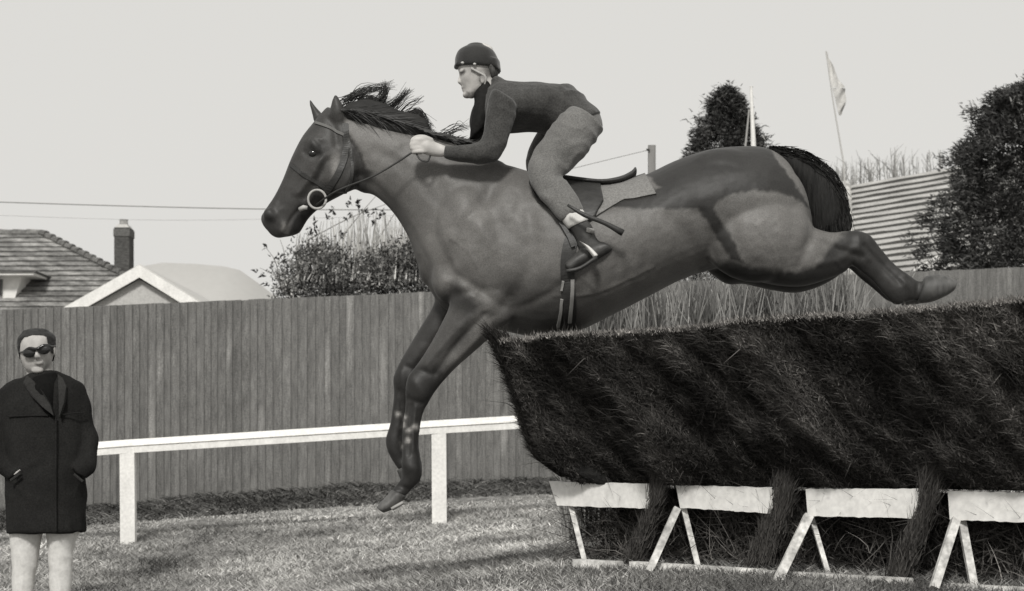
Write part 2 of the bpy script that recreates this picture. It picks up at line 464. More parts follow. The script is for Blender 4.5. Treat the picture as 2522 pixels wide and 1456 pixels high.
def make_jump():
    root = thing('brush_fence', 'big dark birch brush jump behind white boards and splayed white legs', 'jump', (.9, 8.2, -.49))
    TL = 3.4
    ts = np.linspace(-.02, TL, 150); zs = np.linspace(-.13, .47, 44)
    V = []
    for t in ts:
        for z in zs:
            tl = t + (.05 if t < .02 else 0) + (.10 * max(0, (-.02 - z)) / .1 if t < .3 else 0)
            s = brush_prof(z) + ridge(t, z) * .9 - .03; p = LA + LT * tl + LN * s; V.append((p[0], p[1], z + max(0, z - .2) / .27 * (topz(t) - .49)))
    nz = len(zs); nt = len(ts)
    for t in ts:
        for z in zs:
            s = brush_prof(z) - .52; p = LA + LT * t + LN * s; V.append((p[0], p[1], z + max(0, z - .2) / .27 * (topz(t) - .49)))
    o = nt * nz; Fc = []
    for i in range(nt - 1):
        for j in range(nz - 1):
            a = i * nz + j; Fc.append((a, a + nz, a + nz + 1, a + 1)); Fc.append((o + a + 1, o + a + nz + 1, o + a + nz, o + a))
        a = i * nz + nz - 1; Fc.append((a, a + nz, o + a + nz, o + a)); a = i * nz; Fc.append((o + a, o + a + nz, a + nz, a))
    for j in range(nz - 1):
        Fc.append((j, j + 1, o + j + 1, o + j)); a = (nt - 1) * nz + j; Fc.append((o + a, o + a + 1, a + 1, a))
    mcore = material('brush_core', .022, 1.0, [(30, .5, (1, 1, 1))], (80, 1.0), .05)
    mtw = material('birch_twigs', .047, .95, [], None, .12, tone=True, tint=(1.0, .95, .9))
    items = []
    # face strands
    N = 180000; t = -.01 + (TL) * rng.random(N); z = -.13 + .60 * rng.random(N) ** .9
    tl = t + np.where(t < .3, .9 * np.clip(-.02 - z, 0, 1) * np.clip(1 - t / .3, 0, 1), 0)
    s = brush_prof(z) + ridge(t, z) - .03 + .025 * rng.random(N)
    base = LA + tl[:, None] * LT + s[:, None] * LN; zz = z + np.clip(z - .2, 0, 1) / .27 * (topz(t) - .485)
    lump = vnoise((t + .5 * z) * 9 + 3, z * 8 + 5, 12); fine = vnoise((t + .6 * z) * 34, z * 15, 13)
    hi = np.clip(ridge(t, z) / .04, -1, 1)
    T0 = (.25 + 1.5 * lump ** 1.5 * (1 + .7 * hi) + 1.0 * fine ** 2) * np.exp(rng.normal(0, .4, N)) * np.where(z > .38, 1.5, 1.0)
    along = -.55 - .5 * (vnoise(t * 3, z * 4, 14) - .5) + rng.normal(0, .85, N); outw = .2 + .5 * rng.random(N)
    upd = .85 + .2 * rng.random(N)
    droop = (z < .12); outw = np.where(droop, .35, outw)
    dirs = along[:, None] * np.append(LT, 0) + outw[:, None] * np.append(LN, 0) + upd[:, None] * np.array([0, 0, 1])
    L = np.where(rng.random(N) < .02, .06 + .05 * rng.random(N), .012 + .028 * rng.random(N)); L = np.minimum(L, .008 + np.clip(.48 - z, 0, 1))
    bend = rng.normal(0, .6, (N, 3)); bend[:, 2] -= .2
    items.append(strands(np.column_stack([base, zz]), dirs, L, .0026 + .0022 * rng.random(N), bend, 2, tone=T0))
    # clipped top
    N = 60000; t = TL * rng.random(N); u = rng.random(N); s = brush_prof(.50) + ridge(t, .48) - .5 * u - .01
    base = LA + t[:, None] * LT + s[:, None] * LN; zz = topz(t) - .018 + .006 * rng.normal(size=N)
    dirs = np.column_stack([rng.normal(0, .45, N) - .2, rng.normal(0, .45, N), np.ones(N)])
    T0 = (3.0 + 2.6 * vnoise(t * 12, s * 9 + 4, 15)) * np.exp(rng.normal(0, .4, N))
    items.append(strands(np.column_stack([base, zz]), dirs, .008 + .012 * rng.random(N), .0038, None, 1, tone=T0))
    # ragged left end
    N = 6000; z = -.1 + .62 * rng.random(N); s = brush_prof(z) - .12 * rng.random(N) ** 2
    base = LA + (np.clip(-.02 - z, 0, 1) * .9 + .02)[:, None] * LT + s[:, None] * LN
    dirs = np.column_stack([-.5 - .4 * rng.random(N), rng.normal(0, .5, N), .7 + .5 * rng.random(N)])
    items.append(strands(np.column_stack([base, z]), dirs, .03 + .05 * rng.random(N), .0045, rng.normal(0, .3, (N, 3)), 2, tone=.3 + .9 * rng.random(N)))
    V2, F2, T2 = joinS(items)
    core = mk('brush_core', V, Fc, mcore, root)
    mk('birch_brush', V2, F2, mtw, root, T2)
    # bundles coming down through the gaps between boards
    for (xc, w) in [(1637, .030), (1948, .042), (2305, .036), (2710, .04)]:
        p0 = linepos(xc); N = 2200
        z = -.50 + .48 * rng.random(N); a = rng.normal(0, .5, N) * w * (1 + .5 * np.clip((-.25 - z) / .2, 0, 1)) - .62 * np.clip(-.22 - z, 0, 1)
        s = .045 + .03 * rng.random(N) - .1 * np.clip(-.22 - z, 0, 1)
        base = p0 + a[:, None] * LT + s[:, None] * LN
        dirs = .18 * rng.normal(size=N)[:, None] * np.append(LT, 0) + .1 * rng.normal(size=N)[:, None] * np.append(LN, 0) + np.array([0, 0, 1]) + .4 * np.append(LT, 0)
        Vb, Fb, Tb = strands(np.column_stack([base, z]), dirs, .04 + .08 * rng.random(N), .0042, rng.normal(0, .2, (N, 3)), 2, tone=.7 + 1.6 * rng.random(N))
        mk('brush_bundle', Vb, Fb, mtw, root, Tb)
    # lower filling of tangled birch behind the legs
    N = 16000; t = .04 + 3.3 * rng.random(N); z = -.49 + .3 * rng.random(N); s = -.06 - .25 * rng.random(N)
    base = LA + t[:, None] * LT + s[:, None] * LN
    dirs = np.column_stack([rng.normal(0, 1, N), rng.normal(0, .6, N), rng.normal(.7, .7, N)])
    T0 = (.5 + 2.2 * vnoise(t * 10, z * 14, 16)) * np.exp(rng.normal(0, .5, N))
    Vb, Fb, Tb = strands(np.column_stack([base, z]), dirs, .05 + .11 * rng.random(N), .0045, rng.normal(0, .6, (N, 3)), 3, tone=T0)
    mk('lower_brush', Vb, Fb, mtw, root, Tb)
    q = [LA + LT * .1 - LN * .3, LA + LT * 3.3 - LN * .3]
    MB().hexa([(q[0][0], q[0][1], -.56), (q[1][0], q[1][1], -.56), (q[1][0], q[1][1], -.15), (q[0][0], q[0][1], -.15)], (-LN[0] * .03, -LN[1] * .03, 0)).build('backing_board', mcore, root)
    # white boards
    def lp(x, y, off=0.0):
        k = (x - CX) / F; q = LA + LN * off; u = (k * q[1] - q[0]) / (LD[0] - k * LD[1]); p = q + LD * u
        return np.array([p[0], p[1], (HY - y) / F * p[1]])
    for c in [((1352, 1186), (1596, 1192), (1608, 1253), (1372, 1246)), ((1664, 1194.6), (1906, 1201), (1903, 1265), (1675, 1251)),
              ((1984, 1204.5), (2261, 1204), (2275, 1278), (1989, 1271)), ((2334, 1209.5), (2640, 1216), (2652, 1290), (2339, 1281))]:
        q = [lp(x, y, .03) for x, y in (c[3], c[2], c[1], c[0])]
        # chip the outline a little: subdivide top and bottom edges
        n = 22; top = []; bot = []
        for i in range(n + 1):
            u = i / n; top.append(q[3] * (1 - u) + q[2] * u + np.array([0, 0, (rng.random() - .5) * .0045])); bot.append(q[0] * (1 - u) + q[1] * u + np.array([0, 0, (rng.random() - .5) * .004]))
        off = np.array([-LN[0] * .028, -LN[1] * .028, 0]); Vb = top + bot + [p + off for p in top] + [p + off for p in bot]; m1 = n + 1
        Fb = []
        for i in range(n):
            Fb += [(m1 + i, m1 + i + 1, i + 1, i), (2 * m1 + i, 2 * m1 + i + 1, 3 * m1 + i + 1, 3 * m1 + i), (i, i + 1, 2 * m1 + i + 1, 2 * m1 + i), (3 * m1 + i, 3 * m1 + i + 1, m1 + i + 1, m1 + i)]
        Fb += [(0, 2 * m1, 3 * m1, m1), (n, m1 + n, 3 * m1 + n, 2 * m1 + n)]
        mk('guard_board', Vb, Fb, white, root)
    # legs: the broad one splays out to the landing side, the thin one stands behind it
    for (x0, y0, x1, y1, w, o0, o1) in [(1406, 1247, 1440, 1372, .022, .0, .02), (1668, 1252, 1598, 1396, .030, .05, .20), (1684, 1252, 1722, 1396, .022, .0, .0),
                                        (1992, 1270, 1912, 1424, .036, .05, .22), (1998, 1272, 2044, 1416, .018, -.02, .0), (2354, 1280, 2300, 1436, .031, .05, .22),
                                        (2368, 1280, 2402, 1448, .028, .0, .03), (2716, 1290, 2650, 1470, .04, .05, .14)]:
        a, b = lp(x0, y0, o0), lp(x1, y1, o1); b[2] -= .02
        MB().beam(a, b, w, .03).build('leg', white_old, root)
    for (x0, y0, x1, y1) in [(1420, 1385, 1525, 1391), (1560, 1391, 1880, 1411), (1890, 1414, 2240, 1434), (2330, 1447, 2620, 1462)]:
        MB().beam(lp(x0, y0 + 2, .10), lp(x1, y1 + 2, .10), .036, .05, side=(LN[0], LN[1], 0)).build('ground_beam', white_old, root)
    # grass growing round the foot
    N = 5000; t = -.2 + 3.4 * rng.random(N); s = .12 + .5 * rng.random(N) ** 1.5
    b = LA + t[:, None] * LT + s[:, None] * LN; ph = rng.random(N) * 6.28
    V3, F3, T3 = strands(np.column_stack([b, gz(b[:, 0], b[:, 1])]), np.column_stack([np.cos(ph) * .5, np.sin(ph) * .5, np.ones(N)]), .015 + .03 * rng.random(N), .005, None, 2, tone=.35 + .9 * rng.random(N))
    tag(mk('tussock_grass', V3, F3, material('tussock', .16, .9, tone=True), tone=T3), 'darker longer grass round the foot of the jump', 'grass', kind='stuff')
make_jump()

# ------------------------------------------------------------------ bare hedge beyond the jump
def make_hedge():
    root = thing('bare_hedge', 'bare winter hedge of upright pale and dark stems beyond the jump', 'hedge', (1.4, 13.2, -.45))
    N = 15000; x = .35 + 1.93 * rng.random(N); y = 13.2 + .8 * (rng.random(N) - .5) + .3; z = gz(x, y) + 1.45 * rng.random(N)
    dirs = np.column_stack([rng.normal(0, .22, N), rng.normal(0, .2, N), np.ones(N)])
    T0 = (.5 + .9 * vnoise(x * 9, z * 1.2, 21)) * np.exp(rng.normal(0, .3, N))
    V, Fc, T = strands(np.column_stack([x, y, z]), dirs, .15 + .25 * rng.random(N), .012, rng.normal(0, .15, (N, 3)), 3, tone=T0)
    m = material('bare_twigs', .16, .9, tone=True)
    mk('twigs', V, Fc, m, root, T)
    mb = MB()
    for k in range(120):
        x0 = .4 + 1.85 * rng.random(); y0 = 12.7 + .3 * rng.random(); z0 = gz(x0, y0)[0]; h = 1.25 + .4 * rng.random()
        P = [(x0, y0, z0)]; dx = rng.normal() * .2
        for i in range(1, 6): P.append((x0 + dx * i / 5 + rng.normal() * .03, y0 + rng.normal() * .03, z0 + h * i / 5))
        V, Fc = tube(P, [.0065, .006, .0055, .005, .004, .002], 5, 2); mb.add(V, Fc, .5 + 1.1 * rng.random())
    mb.build('stem', material('pale_stems', .20, .8, tone=True), root)
make_hedge()

# ------------------------------------------------------------------ houses
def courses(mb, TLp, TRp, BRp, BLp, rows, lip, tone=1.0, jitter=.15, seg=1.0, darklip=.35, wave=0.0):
    """roof slope laid in overlapping tile courses; corners world-space"""
    TLp, TRp, BRp, BLp = map(lambda a: np.asarray(a, float), (TLp, TRp, BRp, BLp))
    nrm = np.cross(TRp - BLp, TLp - BLp); 
    if np.linalg.norm(nrm) < 1e-9: nrm = np.cross(BRp - BLp, TRp - BLp)
    nrm = np.cross(BRp - BLp, (TLp + TRp) / 2 - BLp); nrm /= np.linalg.norm(nrm)
    if nrm[1] > 0: nrm = -nrm
    for r in range(rows):
        v0, v1 = r / rows, (r + 1) / rows
        l1, r1 = BLp + (TLp - BLp) * v1, BRp + (TRp - BRp) * v1; l0, r0 = BLp + (TLp - BLp) * v0, BRp + (TRp - BRp) * v0
        n = max(2, int(np.linalg.norm(r0 - l0) / seg)); V = []; T = []
        for i in range(n + 1):
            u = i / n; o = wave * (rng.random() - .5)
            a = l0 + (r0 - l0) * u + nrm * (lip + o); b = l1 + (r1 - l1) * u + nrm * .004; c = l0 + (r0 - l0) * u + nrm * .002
            V += [c, a, a, b]; tt = tone * (1 + jitter * (rng.random() * 2 - 1)); T += [tone * darklip, tone * darklip, tt, tt]  # lip faces carry the gap shadow as a darker painted tone
        Fc = []
        for i in range(n): Fc += [(4 * i, 4 * i + 4, 4 * i + 5, 4 * i + 1), (4 * i + 2, 4 * i + 6, 4 * i + 7, 4 * i + 3)]
        mb.add(V, Fc, T)

tile = material('weathered_tiles', .21, .95, [(1.3, .15, (1, 1, 1)), (9, .3, (1, 1, 1.5)), (26, .25, (1, 1, 1))], (18, .4), .1, tone=True)
brick = material('dark_brick', .085, .95, [(4, .2, (1, 1, 1)), (22, .35, (1, 1, 3))], (30, .4), .1, tone=True)
render_m = material('pebbledash', .47, .95, [(1.5, .06, (1, 1, 1)), (45, .13, (1, 1, 1))], (60, .5), .1)
def make_houses():
    g = -.5
    # bungalow on the far left
    root = thing('tiled_bungalow', 'bungalow with a hipped tiled roof and dark brick chimney at far left', 'house', (-9.5, 38, g))
    mb = MB()
    TL, TR = W(-520, 580, 38), W(100, 576, 38); BL, BR = W(-900, 812, 34), W(560, 812, 34)
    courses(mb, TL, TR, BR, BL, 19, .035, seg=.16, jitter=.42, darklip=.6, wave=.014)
    # right-hand hip plane
    B2 = W(560, 812, 42 * 1.0); B2[0] = BR[0]; B2[2] = BR[2]; B2[1] = 42
    mb.add([TR + [0, 0, .003], BR + [0, 0, .003], B2], [(0, 1, 2)], .8)
    T2 = TR.copy(); Bl2 = BL.copy(); Bl2[1] = 42
    mb.add([TL, TR, B2, Bl2], [(0, 1, 2, 3)], .8); mb.add([TL, Bl2, BL], [(0, 1, 2)], .8)
    roof = mb.build('roof', tile, root)
    d = BR - TR; mbr = MB(); n = 26
    for i in range(n):
        a = TR + d * (i / n) + [0, -.03, .02]; b = TR + d * ((i + 1) / n) + [0, -.03, .045]; V, Fc = tube([a, b], [.06, .075], 8); mbr.add(V, Fc, .55 + .2 * rng.random())
    d2 = TL - TR
    for i in range(18):
        a = TR + d2 * (i / 18) + [0, 0, .01]; b = TR + d2 * ((i + 1) / 18) + [0, 0, .02]; V, Fc = tube([a, b], [.07, .075], 8); mbr.add(V, Fc, .7 + .3 * rng.random())
    mbr.build('ridge_tiles', tile, roof)
    mb = MB(); zt = BL[2] - .02
    x0, x1 = BL[0] + .4, BR[0] - .4
    mb.hexa([(x0, 34.5, g - .3), (x1, 34.5, g - .3), (x1, 34.5, zt), (x0, 34.5, zt)], (0, 7, 0)); mb.build('wall', render_m, root)
    # chimney
    Yc = 36.2; a, b = W(281, 668, Yc), W(318, 668, Yc); t = W(281, 560, Yc)[2]; w = b[0] - a[0]
    ch = MB().hexa([(a[0], Yc, a[2] - .5), (b[0], Yc, a[2] - .5), (b[0], Yc, t), (a[0], Yc, t)], (0, .45, 0)).hexa([(a[0] - .012, Yc - .012, t - .16), (b[0] + .012, Yc - .012, t - .16), (b[0] + .012, Yc - .012, t - .03), (a[0] - .012, Yc - .012, t - .03)], (0, .474, 0), 1.5)
    ch = ch.build('chimney', brick, root)
    MB().hexa([(a[0] + .01, Yc + .01, t), (b[0] - .01, Yc + .01, t), (b[0] - .05, Yc + .05, t + .06), (a[0] + .05, Yc + .05, t + .06)], (0, .4, 0)).build('flaunching', render_m, ch)
    c = (a + b) / 2; V, Fc = tube([(c[0], Yc + .2, t + .04), (c[0], Yc + .2, t + .09), (c[0], Yc + .2, t + .1), (c[0], Yc + .2, t + .15), (c[0], Yc + .2, t + .16)], [.08, .08, .075, .075, .085], 12)
    MB().add(V, Fc).build('chimney_pot', material('terracotta_pot', .3, .8, [(20, .3, (1, 1, 1))]), ch)
    # dormer
    dm = material('dormer_white', .72, .7, [(10, .08, (1, 1, 1))])
    Yd = 35.2; q = lambda x, y, Y=Yd: W(x, y, Y)
    dw = MB().hexa([q(-260, 745), q(34, 742), q(54, 679), q(-260, 679)], (0, 2.2, 0)).build('dormer', dm, root)
    dark = material('window_dark', .03, .2, spec=.5)
    MB().hexa([q(-200, 730, Yd - .05), q(4, 728, Yd - .05), q(6, 688, Yd - .05), q(-200, 688, Yd - .05)], (0, .03, 0)).build('window', dark, dw)
    MB().hexa([q(-300, 679, Yd - .3), q(82, 677, Yd - .3), q(83, 671, Yd - .3), q(-300, 671, Yd - .3)], (0, 2.3, 0)).build('fascia', white, dw)
    MB().hexa([q(-300, 671, Yd - .33), q(88, 671, Yd - .33), q(88, 667, Yd - .33), q(-300, 667, Yd - .33)], (0, 2.6, 0), .45).build('dormer_roof', tile, dw)
    # gabled house in front of it
    root = thing('gabled_house', 'small gable end with broad white bargeboards rising above the fence', 'house', (-5.5, 31, g))
    Y = 30.5; ap, le, re = W(343, 662, Y), W(120, 790, Y), W(560, 790, Y)
    wl_ = MB(); pts = [W(145, 800, Y), W(540, 800, Y), W(343, 688, Y)]
    lo = [np.array([pts[0][0], Y, g - .3]), np.array([pts[1][0], Y, g - .3])]
    poly = [lo[0], lo[1], pts[1], pts[2], pts[0]]
    V = poly + [p + [0, 6, 0] for p in poly]; wl_.add(V, [(0, 1, 2, 3, 4), (9, 8, 7, 6, 5)] + [(i, (i + 1) % 5 + 0, (i + 1) % 5 + 5, i + 5) for i in range(5)][::1])
    wl_.build('wall', render_m, root)
    pale_roof = material('pale_slates', .5, .9, [(12, .06, (1, 1, 1))])
    for (A, B) in (((343, 653), (128, 775)), ((343, 653), (565, 790))):
        a, b = W(A[0], A[1], Y - .13), W(B[0], B[1], Y - .13)
        a2, b2 = a + [0, 0, -.185], b + [0, 0, -.185]
        MB().hexa([b2, a2, a, b] if b[0] < a[0] else [a2, b2, b, a], (0, .05, 0)).build('bargeboard', white, root)
        a = a + [0, .051, .02]; b = b + [0, .051, .02]
        MB().hexa([b - [0, 0, .04], a - [0, 0, .04], a, b] if b[0] < a[0] else [a - [0, 0, .04], b - [0, 0, .04], b, a], (0, 6.2, 0)).build('roof', pale_roof, root)
    # pale far roof
    root = thing('pale_roofed_house', 'very pale low rounded roof just visible behind the white gable', 'house', (-5, 44, g))
    Y = 44; P = [(330, 668), (360, 654), (400, 647), (480, 650), (550, 656), (590, 665), (640, 700), (690, 740), (735, 775)]
    Vt = [W(x, y, Y) for x, y in P]; V = Vt + [v + [0, 5, -.3] for v in Vt] + [np.array([v[0], Y - 1.5, v[2] - (0.9 + 0 * v[2])]) for v in Vt]; n = len(P)
    Fc = [(i, i + 1, n + i + 1, n + i) for i in range(n - 1)] + [(2 * n + i, 2 * n + i + 1, i + 1, i) for i in range(n - 1)]
    MB().add(V, Fc).build('roof', material('pale_felt_roof', .42, .9, [(6, .02, (1, 1, 1))]), root, True)
    a, b = W(345, 760, Y), W(720, 760, Y)
    MB().hexa([(a[0], Y - 1.2, g - .3), (b[0], Y - 1.2, g - .3), (b[0], Y - 1.2, 2.4), (a[0], Y - 1.2, 2.4)], (0, 5, 0)).build('wall', render_m, root)
    # long-tiled roof on the right
    root = thing('ribbed_roof_house', 'house with a light roof of strong horizontal courses beside the right conifer', 'house', (6.5, 33, g))
    mb = MB(); rt = material('light_tiles', .40, .95, [(1.5, .12, (1, 1, 1)), (20, .14, (1, 1, 1))], (25, .3), .1, tone=True)
    TL, TR, BR, BL = W(2085, 459, 35), W(2600, 368, 37.5), W(2680, 628, 32.5), W(2095, 690, 31)
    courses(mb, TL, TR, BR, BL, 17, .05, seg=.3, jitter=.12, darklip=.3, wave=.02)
    far = [TL, TR, TR + [0, 4, -2.0], TL + [0, 4, -2.0]]; mb.add(far, [(3, 2, 1, 0)], .8)
    rf = mb.build('roof', rt, root)
    mbv = MB()
    for i in range(17):
        a = BL + (TL - BL) * (i / 17) + [-.03, -.06, .04]; b = BL + (TL - BL) * ((i + 1.0) / 17) + [-.03, -.03, .02]
        V, Fc = tube([a, b], [.1, .085], 8); mbv.add(V, Fc, 1.25 + .2 * rng.random())
    mbv.build('verge_tiles', rt, rf)
    a, b = BL + [.3, .5, -.1], BR + [0, .5, -.1]
    MB().hexa([(a[0], a[1], g - .3), (b[0], b[1], g - .3), (b[0], b[1], b[2]), (a[0], a[1], a[2])], (0, 5, 0)).build('wall', render_m, root)
    q = [W(2236, 672, 30.3), W(2330, 672, 30.3), W(2330, 622, 30.3), W(2304, 631, 30.3)]
    MB().hexa(q, (0, .06, 0)).build('fascia', white, root)
make_houses()

# ------------------------------------------------------------------ trees and shrubs behind the fence
def conifer(label, cx, Y, apex_y, R_at, g, seed, n=900):
    """dense upright conifer; R_at: (row px, half width px) control of the outline"""
    r = np.random.default_rng(seed)
    base = W(cx, 0, Y); gzv = g; za = W(0, apex_y, Y)[2]
    root = thing('conifer', label, 'tree', (base[0], Y, g))
    V, Fc = tube([(base[0], Y, g - .1), (base[0] + .03, Y, g + (za - g) * .5), (base[0], Y, za - .25)], [.16, .1, .02], 8)
    MB().add(V, Fc).build('trunk', material('conifer_bark', .07, .95), root)
    zz = np.array([(HY - y) / F * Y for y, _ in R_at]); rr = np.array([w / F * Y for _, w in R_at]); o = np.argsort(zz); zz, rr = zz[o], rr[o]
    items = []
    N = n; z = g + .2 + (za - g - .2) * r.random(N) ** .85
    ph = r.random(N) * 6.283; rad0 = np.interp(z, zz, rr)
    lob = 1 + .20 * np.sin(ph * 5 + z * 4) * np.sin(z * 7 + ph * 2) + .06 * np.clip(r.normal(size=N), -1.5, 1.5)
    lay = (z * 1.7 + .35 * np.sin(ph * 3 + 1) + .2 * np.sin(ph * 7)) % 1.0; lob = lob * (1.12 - .38 * lay)
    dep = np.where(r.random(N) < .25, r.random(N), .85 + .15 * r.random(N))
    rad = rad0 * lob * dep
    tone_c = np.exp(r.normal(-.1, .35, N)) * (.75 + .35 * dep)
    K = 44
    cx_, cy_ = base[0] + rad * np.cos(ph), Y + rad * np.sin(ph)
    cen = np.column_stack([cx_, cy_, z]); out = np.column_stack([np.cos(ph), np.sin(ph), .35 + .5 * r.random(N)])
    roots = np.repeat(cen, K, 0) + r.normal(0, .055, (N * K, 3)); d = np.repeat(out, K, 0) + r.normal(0, .6, (N * K, 3))
    T0 = np.repeat(tone_c, K) * np.exp(r.normal(0, .45, N * K))
    L = .05 + .07 * r.random(N * K)
    items.append(strands(roots, d, L, .020, np.tile([0, 0, -.25], (N * K, 1)), 2, wdir=r.normal(size=(N * K, 3)), tone=T0))
    V, Fc, T = joinS(items)
    mk('crown', V, Fc, material('conifer_needles', .042, .6, tone=True, spec=.5), root, T)
conifer('dense dark conifer standing behind the white pole above the horse', 1790, 30, 226, [(214, 1), (228, 9), (242, 20), (254, 40), (262, 30), (282, 42), (296, 66), (308, 54), (326, 68), (345, 92), (358, 80), (375, 98), (450, 125), (650, 170), (1200, 200)], -.2, 3, 1500)
conifer('large dark conifer at the right edge beside the ribbed roof', 2545, 27, 212, [(212, 3), (238, 88), (262, 122), (300, 140), (340, 165), (380, 188), (430, 200), (500, 220), (560, 235), (610, 248), (700, 250), (1200, 250)], -.2, 4, 2600)

def make_bush():
    root = thing('evergreen_shrub', 'bushy evergreen shrub with bare whippy shoots above the fence under the neck', 'shrub', (-1.9, 23.6, -.35))
    Y0 = 23.8; N = 950; u = rng.random(N); x = 692 + 370 * u
    topy = np.interp(x, [690, 725, 770, 820, 900, 980, 1060], [715, 640, 598, 618, 640, 612, 600])
    y = topy + (1120 - topy) * rng.random(N) ** 1.25
    cen = np.array([W(a, b, Y0) for a, b in zip(x, y)]); cen[:, 1] += rng.normal(0, .35, N)
    K = 55; T0 = np.repeat(np.exp(rng.normal(-.1, .5, N)), K) * np.exp(rng.normal(0, .65, N * K))
    roots = np.repeat(cen, K, 0) + rng.normal(0, .07, (N * K, 3)); d = rng.normal(0, 1, (N * K, 3)) + [0, -.2, .5]
    V, Fc, T = strands(roots, d, .03 + .035 * rng.random(N * K), .020, None, 2, wdir=rng.normal(size=(N * K, 3)), tone=T0)
    mk('foliage', V, Fc, material('shrub_leaves', .09, .6, tone=True, spec=.35), root, T)
    mb = MB()
    for k in range(220):
        xx = 735 + 300 * rng.random(); y1 = np.interp(xx, [730, 850, 1000, 1040], [570, 520, 520, 540]) + 70 * rng.random(); y0 = 700
        a, b = W(xx, y0, Y0), W(xx + rng.normal() * 8, y1, Y0); mid = (a + b) / 2 + [rng.normal() * .03, 0, 0]
        a[1] += rng.normal() * .3; V, Fc = tube([a, mid, b], [.009, .007, .003], 4, 2); mb.add(V, Fc, .7 + 1.2 * rng.random())
    for (x0, y0, x1, y1) in [(830, 600, 930, 478), (760, 590, 960, 500), (900, 640, 985, 505), (690, 700, 655, 610), (700, 720, 640, 660), (700, 690, 690, 590)]:
        a, b = W(x0, y0, Y0), W(x1, y1, Y0); V, Fc = tube([a, (a + b) / 2 + [.03, 0, .05], b], [.008, .006, .003], 4, 3); mb.add(V, Fc, .9)
    mb.build('shoots', material('bare_shoots', .33, .8, tone=True), root)
    # scattered last leaves on the shoots
    pts = [(862, 496), (880, 505), (885, 512), (817, 516), (823, 530), (806, 535), (850, 535), (860, 528), (774, 548), (762, 560), (776, 566), (895, 517), (908, 528), (925, 520), (946, 520), (935, 532), (845, 576), (838, 580), (852, 572), (855, 505), (880, 500), (655, 604), (690, 628), (682, 634), (697, 642), (632, 667), (645, 680), (655, 700), (765, 575), (920, 548)]
    lv = []; tt = []
    for (x, y) in pts:
        for j in range(5):
            lv.append(W(x + rng.normal() * 3, y + rng.normal() * 3, Y0)); tt.append(.4)
    lv = np.array(lv); V, Fc, T = strands(lv, rng.normal(size=lv.shape), .03 + .05 * rng.random(len(lv)), .028, None, 2, wdir=rng.normal(size=lv.shape) * [1, .1, 1], tone=np.array(tt))
    mk('last_leaves', V, Fc, material('withered_leaves', .05, .8, tone=True), root, T)
make_bush()

def bare_twigs(label, x0, x1, prof, Y, n, seed):
    r = np.random.default_rng(seed); a = W((x0 + x1) / 2, 0, Y)
    root = thing('bare_tree', label, 'tree', (a[0], Y, -.2))
    V, Fc = tube([(a[0], Y, -.3), (a[0] + .05, Y, 1.2), (a[0], Y, 2.6)], [.12, .09, .05], 8); MB().add(V, Fc).build('trunk', material('bare_bark', .2, .9), root)
    mb = MB(); xs, ys = zip(*prof)
    for k in range(n):
        x = x0 + (x1 - x0) * r.random(); yt = np.interp(x, xs, ys) + 45 * r.random() ** 1.5
        p0 = W(x * .75 + .25 * (x0 + x1) / 2, 640, Y); p1 = W(x, (640 + yt) / 2 + 10, Y); p2 = W(x + r.normal() * 6, yt, Y)
        off = r.normal() * .5; p0[1] += off; p1[1] += off; p2[1] += off
        V, Fc = tube([p0, p1, p2], [.022, .014, .005], 4, 3); mb.add(V, Fc, .6 + .8 * r.random())
        for j in range(5):
            u = .35 + .6 * r.random(); q = p1 * (1 - u) + p2 * u; e = q + np.array([r.normal() * .12, 0, .1 + .22 * r.random()])
            V, Fc = tube([q, e], [.008, .003], 3); mb.add(V, Fc, .6 + .8 * r.random())
    mb.build('branches', material('bare_branches', .26, .9, tone=True), root)
bare_twigs('leafless trees showing as fine twigs over the ridge of the right roof', 2020, 2330, [(2020, 425), (2080, 405), (2130, 395), (2200, 375), (2290, 372), (2330, 395)], 41, 95, 31)

